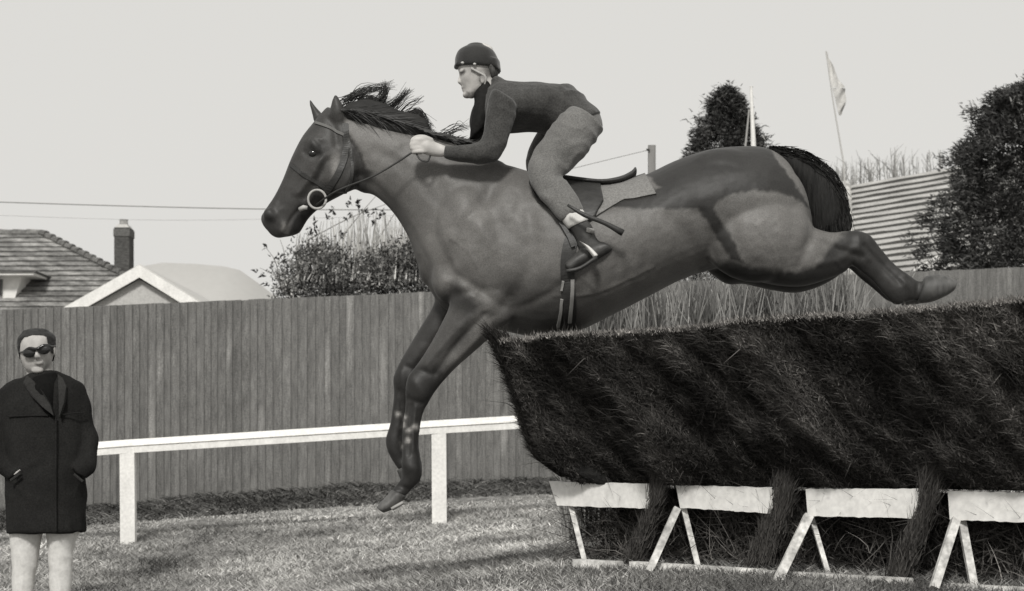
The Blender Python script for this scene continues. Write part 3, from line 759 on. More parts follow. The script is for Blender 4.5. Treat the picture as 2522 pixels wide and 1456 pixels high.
# ------------------------------------------------------------------ poles, flag, wires
def make_poles():
    root = thing('white_pole', 'tapering white pole with a thin stay in front of the middle conifer', 'pole', (3, 26, -.25))
    Y = 26; a, b = W(1870, 1165, Y), W(1850, 216, Y); V, Fc = tube([(b[0] + .1, Y, -.35), W(1856, 366, Y), b], [.05, .034, .018], 10); MB().add(V, Fc).build('shaft', white, root)
    V, Fc = tube([W(1846, 214, Y), W(1855, 214, Y)], .008, 6); MB().add(V, Fc).build('cross_pin', white_old, root)
    V, Fc = tube([W(1845, 270, Y), W(1835, 370, Y), (W(1800, 700, Y)[0], Y, -.3)], [.010, .014, .02], 6); MB().add(V, Fc).build('stay', material('grey_stay', .35, .7), root)
    root = thing('flag_pole', 'very thin leaning pole carrying a pale drooping flag', 'flag pole', (4.7, 28, -.2))
    Y = 28; V, Fc = tube([W(2034, 126, Y), W(2052, 250, Y), W(2077, 398, Y), (W(2130, 0, Y)[0], Y, -.3)], [.008, .01, .012, .018], 6)
    MB().add(V, Fc).build('shaft', material('pale_cane', .50, .8), root)
    def cloth(name, edgeL, edgeR, val):
        n = 14; mm = 8; V = []; L = crom(np.array(edgeL, float), n // (len(edgeL) - 1)) if len(edgeL) > 2 else np.linspace(edgeL[0], edgeL[1], n + 1)
        R = crom(np.array(edgeR, float), n // (len(edgeR) - 1)) if len(edgeR) > 2 else np.linspace(edgeR[0], edgeR[1], n + 1); k = min(len(L), len(R))
        for i in range(k):
            for j in range(mm + 1):
                u = j / mm; x, y = L[i] * (1 - u) + R[i] * u; p = W(x, y, Y); p[1] += .05 * math.sin(u * 7 + i * .7) * u; V.append(p)
        Fc = [(i * (mm + 1) + j, i * (mm + 1) + j + 1, (i + 1) * (mm + 1) + j + 1, (i + 1) * (mm + 1) + j) for i in range(k - 1) for j in range(mm)]
        V = np.array(V); nV = len(V); V = np.vstack([V, V + [0, .004, 0]]); Fc = Fc + [tuple(q + nV for q in f[::-1]) for f in Fc]
        return mk(name, V, Fc, material(name + '_cloth', val, .9, [(30, .15, (1, 1, 1))]), root, smooth=True)
    cloth('flag_upper', [(2034, 128), (2040, 170), (2050, 216)], [(2037, 128), (2056, 175), (2080, 216)], .60)
    cloth('flag_lower', [(2050, 217), (2058, 250), (2066, 284)], [(2083, 218), (2082, 255), (2072, 284)], .50)
    root = thing('wooden_post', 'square grey wooden post with wires behind the saddle', 'post', (1.7, 24, -.3))
    Y = 24; a, b = W(1597, 357, Y), W(1615, 357, Y)
    q = [(a[0], Y, -.4), (b[0], Y, -.4), b, a]; MB().hexa(q, (0, .09, 0)).build('post_shaft', material('grey_post', .22, .95, [(20, .2, (1, 1, .1))], (30, .3)), root)
    V, Fc = tube([W(1600, 369, Y), W(1500, 393, Y), W(1390, 420, Y), W(1250, 450, Y)], .0035, 4); MB().add(V, Fc).build('fence_wire', material('grey_wire', .22, .6), root)
    V, Fc = tube([W(1592, 369, Y - .02), W(1600, 369, Y - .02)], .014, 6); MB().add(V, Fc).build('insulator', material('insulator_dark', .06, .4), root)
    mw = material('overhead_cable', .2, .6)
    for (pts, r, lab) in [([(-260, 489), (0, 498), (320, 508), (640, 515), (980, 517), (1400, 513), (1900, 500)], .0085, 'dark overhead cable crossing the sky behind the horse muzzle'),
                          ([(-260, 520), (300, 541), (660, 540), (1000, 530), (1400, 512)], .0022, 'fainter thin overhead wire just below the dark cable')]:
        V, Fc = tube([W(x, y, 33) for x, y in pts], r, 5, 4); tag(mk('overhead_wire', V, Fc, mw), lab, 'wire')
make_poles()

# ------------------------------------------------------------------ horse
HYD = 9.0
def PV(V, Y0=HYD):  # side-view coordinates of body points (at the horse's own plane)
    return np.column_stack([CX + V[:, 0] / Y0 * F, HY - V[:, 2] / Y0 * F])

UPPER = [(1587, 436), (1617, 480), (1560, 490), (1533, 494), (1508, 512), (1485, 525), (1562, 534), (1704, 534), (1719, 549), (1752, 600), (1784, 652), (1818, 662),
         (1805, 640), (1780, 590), (1744, 535), (1748, 520), (1781, 498), (1836, 489), (1891, 492), (1935, 498), (1971, 520), (1986, 525), (1949, 476), (1920, 436), (1898, 399), (1890, 330), (1700, 330), (1590, 400)]
LOWHIND = [(1720, 665), (1784, 655), (1836, 670), (1891, 681), (1946, 681), (1997, 662), (2030, 618), (2059, 590), (2110, 540), (2420, 600), (2420, 820), (1720, 820)]
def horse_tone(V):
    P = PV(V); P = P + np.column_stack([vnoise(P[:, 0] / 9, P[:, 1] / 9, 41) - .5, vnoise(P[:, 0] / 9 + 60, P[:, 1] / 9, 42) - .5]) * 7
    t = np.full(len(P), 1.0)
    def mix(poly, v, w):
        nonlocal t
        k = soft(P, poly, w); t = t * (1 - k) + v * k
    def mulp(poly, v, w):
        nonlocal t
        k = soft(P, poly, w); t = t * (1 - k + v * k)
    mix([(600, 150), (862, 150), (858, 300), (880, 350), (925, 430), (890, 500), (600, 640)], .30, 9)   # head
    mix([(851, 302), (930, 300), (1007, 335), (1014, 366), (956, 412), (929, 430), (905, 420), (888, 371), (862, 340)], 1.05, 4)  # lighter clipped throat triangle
    mulp([(900, 430), (1010, 372), (1120, 395), (1250, 420), (1290, 470), (1200, 500), (1090, 520), (1000, 560)], .8, 40)  # rider's shadow on the neck, painted softly into the coat tone
    mulp([(880, 440), (980, 500), (1030, 600), (1080, 720), (1100, 780), (1010, 780), (850, 500)], .50, 22)  # shading along the neck's front edge, painted into the tone
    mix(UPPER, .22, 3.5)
    mix(LOWHIND, .20, 7)  # dark hind points, with the far leg's shade painted in
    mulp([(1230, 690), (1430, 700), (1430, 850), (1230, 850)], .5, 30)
    # legs: dark points
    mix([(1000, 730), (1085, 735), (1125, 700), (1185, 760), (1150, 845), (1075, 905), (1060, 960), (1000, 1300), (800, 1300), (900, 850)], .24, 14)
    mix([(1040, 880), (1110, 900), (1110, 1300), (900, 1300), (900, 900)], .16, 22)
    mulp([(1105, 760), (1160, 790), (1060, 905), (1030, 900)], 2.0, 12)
    for c in [(995, 1048), (1012, 1062), (1025, 1052), (1000, 1030), (978, 1020), (1008, 1085), (990, 1100)]:
        k = np.exp(-((P[:, 0] - c[0]) ** 2 + (P[:, 1] - c[1]) ** 2) / (2 * 4.5 ** 2)); t = t * (1 - k) + 2.4 * k
    # nostril and muzzle marks; cheek highlights, creases and eye hollow are shading painted in
    for (c, r, v) in [((668, 541), (13, 20), .13), ((830, 420), (10, 36), .9), ((700, 560), (6, 10), 1.0)]:
        k = np.exp(-(((P[:, 0] - c[0]) / r[0]) ** 2 + ((P[:, 1] - c[1]) / r[1]) ** 2)); t = t * (1 - k) + v * k
    mulp([(735, 520), (830, 470), (900, 480), (760, 600), (715, 600)], .55, 8)
    mulp([(742, 505), (768, 520), (745, 560), (736, 576), (714, 580), (722, 545)], .45, 5)
    mulp([(812, 385), (848, 372), (838, 440), (812, 466), (790, 450)], 1.45, 9)
    mulp([(852, 372), (866, 376), (850, 430), (822, 470), (812, 462), (838, 425)], .5, 5)
    mulp([(796, 400), (806, 404), (786, 450), (768, 462)], .6, 6)
    mulp([(740, 400), (770, 400), (735, 470), (700, 500), (690, 480)], 1.2, 10)
    mulp([(760, 365), (778, 352), (806, 368), (800, 392), (765, 392)], .45, 8)
    mulp([(700, 545), (716, 552), (712, 580), (696, 572)], 1.6, 5)
    return np.clip(t, .1, 2.6)

GROOVES = [  # picture-plane line, half width px, depth mm (negative = raised)
    ([(1240, 440), (1165, 550), (1100, 680)], 20, 15), ([(1300, 540), (1312, 640), (1268, 735), (1215, 790)], 20, 13), ([(1125, 735), (1180, 728), (1240, 765)], 12, 9),
    ([(895, 440), (960, 505), (1035, 620), (1062, 690)], 13, 12), ([(1010, 375), (1085, 470), (1115, 570)], 22, 9), ([(930, 380), (1010, 430), (1090, 520)], 16, 6),
    ([(1170, 560), (1230, 640), (1240, 720)], 16, -9), ([(1200, 470), (1230, 560), (1290, 620)], 18, 6), ([(1400, 700), (1330, 745), (1265, 770)], 9, 6),
    ([(1712, 545), (1726, 590), (1748, 650)], 18, 12), ([(1640, 560), (1690, 610), (1720, 660)], 20, 8), ([(1965, 440), (1990, 520), (1975, 610), (1950, 670)], 13, 12),
    ([(1905, 440), (1935, 540), (1925, 640)], 16, 7), ([(1785, 560), (1800, 620), (1850, 680)], 16, 6), 
    ([(1990, 600), (2050, 625), (2105, 640)], 9, 9), ([(2000, 660), (2050, 650), (2085, 625)], 9, -6), ([(2125, 590), (2175, 640), (2215, 685)], 7, -7), ([(2112, 615), (2160, 665), (2200, 705)], 6, 8),
    ([(2098, 575), (2100, 620), (2095, 655)], 10, -8), ([(2205, 700), (2225, 715), (2232, 740)], 8, -7), ([(2248, 690), (2240, 745)], 7, 7),
    ([(1195, 785), (1130, 850), (1075, 925)], 8, 8), ([(1160, 790), (1100, 850), (1052, 905)], 9, -6), ([(1110, 765), (1075, 830), (1030, 895)], 8, 7), ([(1215, 800), (1150, 865), (1095, 920)], 7, -5),
    ([(1012, 930), (1030, 950), (1050, 975)], 12, -7), ([(1000, 900), (1030, 912), (1062, 925)], 6, 5), ([(1008, 985), (1028, 992), (1048, 998)], 6, 6), ([(1018, 1000), (1012, 1060), (1010, 1120)], 5, 7), ([(1028, 1005), (1022, 1060), (1022, 1110)], 4, -5),
    ([(1000, 1145), (1014, 1152), (1030, 1156)], 12, -5), ([(985, 1195), (1012, 1206)], 6, 6), ([(980, 960), (990, 1040), (985, 1075)], 5, 6), ([(985, 915), (992, 945), (1000, 965)], 9, -6),
    ([(868, 372), (876, 420), (850, 468), (812, 492)], 7, -5), ([(860, 350), (890, 400), (888, 455)], 9, 10), ([(800, 392), (770, 440), (738, 482)], 6, -6), ([(812, 402), (784, 452), (752, 492)], 7, 7),
    ([(756, 352), (775, 345), (795, 352)], 6, -6), ([(752, 380), (772, 392), (796, 390)], 6, 6), ([(735, 400), (712, 450), (690, 500)], 8, 5), ([(742, 516), (722, 540), (706, 575)], 4, 8),
    ([(650, 540), (668, 548), (690, 560)], 6, 3), ([(690, 520), (680, 545), (690, 572)], 6, -3), ([(815, 300), (830, 330), (832, 365)], 8, 7),
    ([(1262, 560), (1290, 500), (1330, 470)], 16, 6)]
for _k in range(7):
    _x = 1440 + 34 * _k; GROOVES.append(([(_x - 6, 560 - 2 * _k), (_x + 8, 640 - 4 * _k), (_x - 4, 720 - 7 * _k)], 9, 3.0))
VEINS = [([(1110, 600), (1160, 640), (1190, 700), (1170, 740)], 3.0), ([(1360, 740), (1450, 735), (1540, 700), (1600, 670)], 3.5), ([(1420, 690), (1460, 725)], 3), ([(2010, 590), (2030, 640), (2060, 670)], 3),
         ([(1830, 560), (1880, 620), (1900, 680)], 3), ([(770, 420), (790, 440), (785, 470)], 2.2), ([(740, 430), (765, 440), (775, 465)], 2.2), ([(1150, 820), (1110, 860), (1085, 905)], 2.5)]
def horse_disp(V, N):
    P = PV(V); side = np.clip(np.abs(N[:, 1]) * 1.4 - .2, 0, 1); d = np.zeros(len(P))
    for line, w, mm in GROOVES: d -= mm * .001 * np.exp(-(dline(P, line) / w) ** 2)
    for line, w in VEINS: d += .0028 * np.exp(-(dline(P, line) / w) ** 2)
    d += .004 * (vnoise(P[:, 0] / 45 + 9, P[:, 1] / 45 + 9, 44) - .5) + .002 * (vnoise(P[:, 0] / 14 + 9, P[:, 1] / 14 + 9, 45) - .5)
    return d * side
def make_horse():
    root = thing('horse', 'dark clipped racehorse in mid-leap over the brush jump, forelegs reaching down to land', 'horse', (W(1500, 0, HYD)[0], HYD, W(0, 820, HYD)[2]))
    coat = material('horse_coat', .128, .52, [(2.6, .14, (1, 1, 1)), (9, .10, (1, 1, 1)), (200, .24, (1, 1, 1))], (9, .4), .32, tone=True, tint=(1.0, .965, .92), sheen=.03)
    n_, f_ = -.125, .125
    parts = []
    L = lambda S, **k: parts.append(loft(S, HYD, **k))
    L([(1045, 560, 1062, 700, .10), (1095, 440, 1085, 752, .185), (1165, 400, 1150, 790, .225), (1240, 405, 1240, 815, .25), (1320, 428, 1330, 832, .275),
       (1400, 448, 1410, 822, .295), (1490, 455, 1500, 780, .305), (1580, 435, 1590, 734, .30), (1660, 398, 1680, 688, .285), (1740, 371, 1762, 662, .28), (1820, 362, 1840, 650, .275),
       (1885, 366, 1915, 640, .25), (1935, 398, 1970, 620, .20), (1962, 450, 1990, 590, .13)], n=40, cap=(.5, .3))
    L([(830, 276, 838, 430, .085), (880, 276, 885, 472, .085), (940, 290, 922, 482, .09), (1005, 310, 968, 524, .105), (1075, 332, 1008, 590, .14), (1155, 362, 1035, 670, .18), (1240, 400, 1075, 742, .20)], n=32)
    # head
    L([(800, 268, 868, 330, .06), (768, 306, 886, 400, .088), (742, 340, 886, 455, .095), (716, 392, 843, 480, .085), (697, 440, 800, 504, .066), (676, 482, 766, 532, .055),
       (654, 515, 748, 558, .052), (642, 536, 738, 574, .052), (648, 556, 715, 582, .042), (664, 574, 692, 586, .028)], n=28, cap=(.4, .3))
    for s in (-1, 1):
        parts.append(ellip(W(838, 425, HYD + s * .055), (.085, .045, .095), rot=.5))          # cheek
        parts.append(ellip(W(778, 362, HYD + s * .075), (.045, .025, .022), rot=-.9))         # brow
        parts.append(tube([W(800, 395, HYD + s * .085), W(765, 440, HYD + s * .072), W(730, 480, HYD + s * .058)], [.012, .012, .008], 8))
        parts.append(ellip(W(664, 530, HYD + s * .042), (.03, .022, .034), rot=.4))           # nostril rim
        parts.append(ellip(W(700, 570, HYD + s * .01), (.045, .03, .02), rot=-.3))
        # shoulder, breast, quarters
        parts.append(ellip(W(1180, 600, HYD + s * .15), (.17, .11, .27), rot=.45))
        parts.append(ellip(W(1106, 680, HYD + s * .085), (.08, .10, .12)))
        parts.append(ellip(W(1210, 745, HYD + s * .13), (.13, .09, .12), rot=.3))
        parts.append(ellip(W(1868, 585, HYD + s * .15), (.25, .145, .20)))
        parts.append(ellip(W(1800, 450, HYD + s * .09), (.24, .15, .15), rot=-.1))
        parts.append(ellip(W(1945, 520, HYD + s * .11), (.09, .1, .19), rot=.15))
    # forelegs
    L([(1100, 690, 1235, 770, .10, n_), (1108, 745, 1226, 812, .085, n_), (1085, 800, 1176, 860, .066, n_), (1058, 850, 1128, 902, .054, n_), (1030, 893, 1092, 940, .045, n_), (1004, 928, 1070, 968, .048, n_),
       (998, 962, 1056, 992, .044, n_), (998, 998, 1044, 1014, .030, n_), (992, 1040, 1036, 1048, .028, n_), (990, 1080, 1032, 1086, .029, n_), (990, 1112, 1034, 1116, .033, n_), (988, 1144, 1040, 1150, .042, n_),
       (990, 1172, 1036, 1182, .036, n_), (976, 1194, 1012, 1208, .026, n_), (962, 1210, 998, 1224, .034, n_)], n=20, cap=(.5, .2))
    L([(1050, 690, 1150, 760, .09, f_), (1070, 740, 1160, 800, .075, f_), (1038, 800, 1112, 850, .06, f_), (1008, 850, 1070, 895, .05, f_), (985, 890, 1040, 925, .045, f_), (968, 930, 1022, 955, .045, f_),
       (970, 965, 1012, 982, .035, f_), (966, 1005, 1006, 1012, .030, f_), (960, 1045, 998, 1050, .029, f_), (950, 1078, 996, 1086, .036, f_), (952, 1105, 994, 1112, .034, f_), (966, 1135, 1000, 1128, .028, f_),
       (982, 1158, 1014, 1144, .032, f_)], n=20, cap=(.5, .2))
    # hind legs
    L([(1850, 520, 1850, 690, .14, -.10), (1930, 530, 1915, 704, .13, n_), (1992, 556, 1975, 706, .105, n_), (2045, 572, 2035, 690, .072, n_), (2090, 568, 2082, 670, .052, n_), (2136, 574, 2096, 654, .044, n_), (2164, 606, 2118, 668, .036, n_),
       (2194, 642, 2150, 694, .029, n_), (2220, 666, 2178, 728, .038, n_), (2238, 676, 2206, 752, .040, n_), (2262, 692, 2240, 742, .029, n_), (2282, 690, 2262, 742, .032, n_)], n=22, cap=(.3, .2))
    L([(1745, 600, 1748, 672, .07, f_), (1790, 600, 1790, 700, .10, f_), (1830, 610, 1834, 700, .11, f_), (1890, 620, 1895, 714, .10, f_), (1955, 630, 1960, 722, .085, f_), (2010, 618, 2020, 706, .065, f_), (2065, 590, 2068, 678, .05, f_), (2112, 596, 2085, 658, .042, f_),
       (2150, 640, 2118, 686, .034, f_), (2190, 680, 2155, 716, .03, f_), (2218, 704, 2186, 742, .034, f_), (2246, 712, 2222, 750, .032, f_)], n=20, cap=(.4, .2))
    # dock
    L([(1870, 364, 1880, 400, .05), (1915, 372, 1905, 410, .04), (1950, 400, 1930, 430, .03)], n=14)
    # ears
    for pts in ([(807, 296, 858, 296, .03, -.05), (812, 272, 852, 276, .032, -.055), (816, 252, 842, 254, .022, -.06), (822, 236, 832, 236, .012, -.06)],
                [(772, 300, 806, 292, .026, .05), (768, 280, 790, 276, .024, .055), (763, 262, 776, 260, .018, .055), (760, 244, 764, 243, .010, .055)]):
        parts.append(loft(pts, HYD, n=14, cap=(.5, 1.0)))
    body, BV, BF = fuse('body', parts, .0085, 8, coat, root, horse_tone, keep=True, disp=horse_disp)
    bvh = BVHTree.FromPolygons([tuple(v) for v in BV], BF)
    hoofm = material('hoof_horn', .07, .55, [(9, .5, (1, 1, 1)), (60, .3, (1, 1, .2))], spec=.4)
    sole = material('pale_sole', .35, .8)
    for S in ([(964, 1207, 1000, 1224, .042, n_), (950, 1224, 986, 1240, .048, n_), (936, 1238, 966, 1255, .052, n_), (928, 1249, 946, 1263, .048, n_)],
              [(978, 1160, 1016, 1144, .040, f_), (986, 1180, 1028, 1164, .048, f_), (996, 1198, 1036, 1184, .048, f_)],
              [(2280, 680, 2262, 748, .042, n_), (2312, 676, 2294, 744, .052, n_), (2340, 684, 2328, 730, .050, n_), (2355, 692, 2346, 719, .042, n_)],
              [(2240, 708, 2222, 753, .042, f_), (2276, 712, 2266, 748, .050, f_), (2314, 722, 2308, 732, .04, f_)]):
        V, Fc = loft(S, HYD, n=18, cap=(.2, .15)); mk('hoof', V, Fc, hoofm, root, np.ones(len(V)), True)
    V, Fc = loft([(990, 1234, 996, 1242, .03, n_ - .02), (962, 1249, 970, 1257, .036, n_ - .02)], HYD, n=12, cap=(.3, .3)); mk('horseshoe', V, Fc, sole, root, None, True)
    # eye
    hit = bvh.ray_cast(Vector((0, 0, 0)), Vector(W(771, 377, HYD)).normalized())
    if hit[0]:
        V, Fc = ellip(np.array(hit[0]) + [0, .008, 0], (.021, .013, .016)); mk('eye', V, Fc, material('eye_dark', .01, .08, spec=.8), root, None, True)
    # mane
    mmat = material('mane_hair', .028, .55, [(40, .3, (1, 1, 1))], spec=.35, tone=True)
    items = []
    crest = crom(np.array([(838, 268), (880, 272), (940, 286), (1005, 306), (1060, 326), (1110, 338), (1150, 346)], float), 8)
    lay = []
    for k in range(2400):
        c = crest[rng.integers(0, len(crest))]; lay.append(c)
    lay = np.array(lay); N = len(lay)
    root_p = np.array([W(a, b + 10, HYD) for a, b in lay]); root_p[:, 1] += rng.normal(0, .03, N) - .03
    d = np.column_stack([1.0 + .2 * rng.normal(size=N), .15 * rng.normal(size=N) - .1, .02 + .16 * rng.normal(size=N)])
    bend = np.column_stack([.2 * np.ones(N), .1 * rng.normal(size=N), -.35 + .25 * rng.normal(size=N)])
    Lh = .07 + .05 * rng.random(N); Lh = np.where(lay[:, 0] > 990, .045, Lh)
    items.append(strands(root_p, d, Lh, .006, bend, 5, wdir=np.tile([0.1, .3, 1.0], (N, 1)) + rng.normal(0, .2, (N, 3)), tone=.7 + .6 * rng.random(N)))
    # windblown locks
    locks = [((848, 250), (890, 226), (955, 212), 26), ((860, 245), (910, 222), (968, 210), 18), ((925, 262), (944, 238), (950, 212), 80), ((940, 285), (965, 262), (1004, 226), 70), ((975, 290), (1000, 262), (1040, 244), 16),
             ((1005, 298), (1032, 300), (1058, 325), 120), ((990, 290), (1030, 280), (1056, 315), 120), ((1090, 330), (1120, 316), (1150, 316), 14), ((1110, 338), (1130, 318), (1165, 314), 6), ((862, 268), (905, 248), (948, 252), 110), ((845, 258), (875, 238), (930, 226), 10)]
    for (p0, p1, p2, cnt) in locks:
        for j in range(cnt):
            jj = rng.normal(0, 5, 6); P = np.array([W(p0[0] + jj[0] * 2, p0[1] + jj[1], HYD), W(p1[0] + jj[2], p1[1] + jj[3] * 1.4, HYD), W(p2[0] + jj[4] * 1.3, p2[1] + jj[5] * 1.6, HYD)]); P[:, 1] += rng.normal() * .02
            V, Fc = tube(crom(P, 4), np.linspace(.0021, .0006, 9), 3); Fc = [f for f in Fc if len(f) == 4]
            Fq = np.array(Fc); Ft = np.vstack([Fq[:, [0, 1, 2]], Fq[:, [0, 2, 3]]]); items.append((V, Ft, np.full(len(V), .8)))
    V, Fc, T = joinS(items); mk('mane', V, Fc, mmat, root, T)
    mp = [loft([(838, 266, 842, 300, .02), (870, 250, 874, 304, .03), (910, 244, 914, 318, .035), (950, 256, 952, 332, .035), (985, 272, 988, 340, .035), (1020, 280, 1022, 342, .04), (1046, 292, 1048, 340, .035)], HYD - .045, n=16),
          loft([(1050, 325, 1050, 350, .03), (1090, 328, 1092, 356, .035), (1140, 340, 1140, 362, .03)], HYD - .03, n=12)]
    fuse('mane_mass', mp, .009, 3, material('mane_underlayer', .022, .75, [(18, .4, (1, 1, 3))], (26, 1.0, (.3, 1, 2)), .25), root)
    # tail
    tm = material('tail_hair', .017, .7, [(26, .35, (3, 1, .5))], (30, 1.0, (3, 1, .4)), .15, tone=True)
    tp = [loft([(1878, 366, 1890, 396, .035), (1925, 368, 1912, 408, .045), (1972, 380, 1938, 434, .055), (2015, 408, 1962, 468, .065), (2052, 440, 1980, 512, .075), (2076, 474, 1990, 552, .08), (2092, 520, 1998, 580, .075), (2100, 556, 2012, 588, .05)], HYD, n=24, cap=(.4, .3))]
    fuse('tail', tp, .009, 3, tm, root)
    N = 1500; u = rng.random(N); e = crom(np.array([(1890, 372), (1960, 388), (2010, 425), (2040, 470), (2050, 520), (2052, 560)], float), 10); ii = (u * (len(e) - 1)).astype(int)
    c = e[ii]; tg = e[np.minimum(ii + 2, len(e) - 1)] - e[np.maximum(ii - 2, 0)]; tg = tg / np.linalg.norm(tg, axis=1)[:, None]
    nn = np.column_stack([-tg[:, 1], tg[:, 0]]); wsp = (rng.random(N) - .5) * np.interp(u, [0, .5, 1], [20, 66, 88])
    P0 = np.array([W(a, b, HYD) for a, b in c + nn * wsp[:, None]]); P0[:, 1] += -np.interp(u, [0, 1], [.03, .065]) * np.sqrt(np.clip(1 - (wsp / 50) ** 2, .1, 1)) - .01
    dd = np.column_stack([tg[:, 0], np.zeros(N), -tg[:, 1]]) + rng.normal(0, .06, (N, 3))
    V, Fc, T = strands(P0, dd, .04 + .06 * rng.random(N), .005, rng.normal(0, .1, (N, 3)), 3, wdir=rng.normal(size=(N, 3)), tone=.4 + 1.3 * rng.random(N))
    mk('tail_wisps', V, Fc, tm, root, T)
    return root, bvh
HORSE, HB = make_horse()

def cast(x, y, bvh=None, off=.004):
    h = (bvh or HB).ray_cast(Vector((0, 0, 0)), Vector(W(x, y, HYD)).normalized())
    if h[0] is None: return None, None
    n = Vector(h[1]); 
    if n.y > 0: n = -n
    return np.array(h[0] + n * off), np.array(n)

def strap(pts, width, thick=.004, off=.003, sub=8):
    """leather strap laid over the horse's surface along picture-plane points, closed box section"""
    P = crom(np.array(pts, float), sub); Q = []; N = []
    for x, y in P:
        p, n = cast(x, y, off=off)
        if p is None:
            if not Q: continue
            p, n = W(x, y, Q[-1][1]), N[-1]
        Q.append(p); N.append(n)
    Q = np.array(Q); N = np.array(N)
    for _ in range(2):
        Q[1:-1] = (Q[:-2] + 2 * Q[1:-1] + Q[2:]) / 4; N[1:-1] = (N[:-2] + 2 * N[1:-1] + N[2:]) / 4
    T = np.gradient(Q, axis=0); S = np.cross(T, N); S /= np.linalg.norm(S, axis=1)[:, None] + 1e-9; N /= np.linalg.norm(N, axis=1)[:, None]
    V = []
    for q, s, n in zip(Q, S, N): V += [q - s * width / 2 - n * .006, q - s * width / 2 + n * thick, q + s * width / 2 + n * thick, q + s * width / 2 - n * .006]
    L = len(Q); Fc = [(3, 2, 1, 0), tuple(range(4 * L - 4, 4 * L))]
    for i in range(L - 1):
        for j in range(4): k = (j + 1) % 4; Fc.append((4 * i + j, 4 * i + k, 4 * i + 4 + k, 4 * i + 4 + j))
    return np.array(V), Fc

def patch2(top, bot, off, thick, nu=40, nv=22):
    def rs(l, n):
        l = np.array(l, float); d = np.concatenate([[0], np.cumsum(np.linalg.norm(np.diff(l, axis=0), axis=1))]); q = np.linspace(0, d[-1], n)
        return np.column_stack([np.interp(q, d, l[:, 0]), np.interp(q, d, l[:, 1])])
    A, B = rs(top, nu), rs(bot, nu); V = []; Nn = []
    last = None
    for i in range(nu):
        col = []
        for j in range(nv):
            x, y = A[i] * (1 - j / (nv - 1)) + B[i] * (j / (nv - 1)); col.append(cast(x, y, off=off) + ((x, y),))
        good = [c for c in col if c[0] is not None]; f = good[0] if good else (np.array([0, HYD - .1, 0]), np.array([0, -.5, .8]), None)
        for c in col:
            if c[0] is None: V.append(W(c[2][0], c[2][1], min(HYD - .02, f[0][1] + .06))); Nn.append(f[1])
            else: V.append(c[0]); Nn.append(c[1])
    V = np.array(V); Nn = np.array(Nn); G = V[:, 1].reshape(nu, nv)
    for _ in range(3): G[1:-1, 1:-1] = (G[:-2, 1:-1] + G[2:, 1:-1] + G[1:-1, :-2] + G[1:-1, 2:] + 2 * G[1:-1, 1:-1]) / 6
    V[:, 1] = G.ravel()
    k = nu * nv; VV = np.vstack([V + Nn * thick, V - Nn * .012]); Fc = []
    for i in range(nu - 1):
        for j in range(nv - 1):
            a = i * nv + j; Fc += [(a, a + 1, a + nv + 1, a + nv), (k + a + nv, k + a + nv + 1, k + a + 1, k + a)]
        for a in (i * nv, i * nv + nv - 1): Fc.append((a, a + nv, a + nv + k, a + k))
    for j in range(nv - 1):
        for a in (j, (nu - 1) * nv + j): Fc.append((a, a + 1, a + 1 + k, a + k))
    M = VV.copy(); M[:, 1] = 2 * HYD - M[:, 1]; m = len(VV); Fc = Fc + [tuple(v + m for v in f[::-1]) for f in Fc]
    return np.vstack([VV, M]), Fc

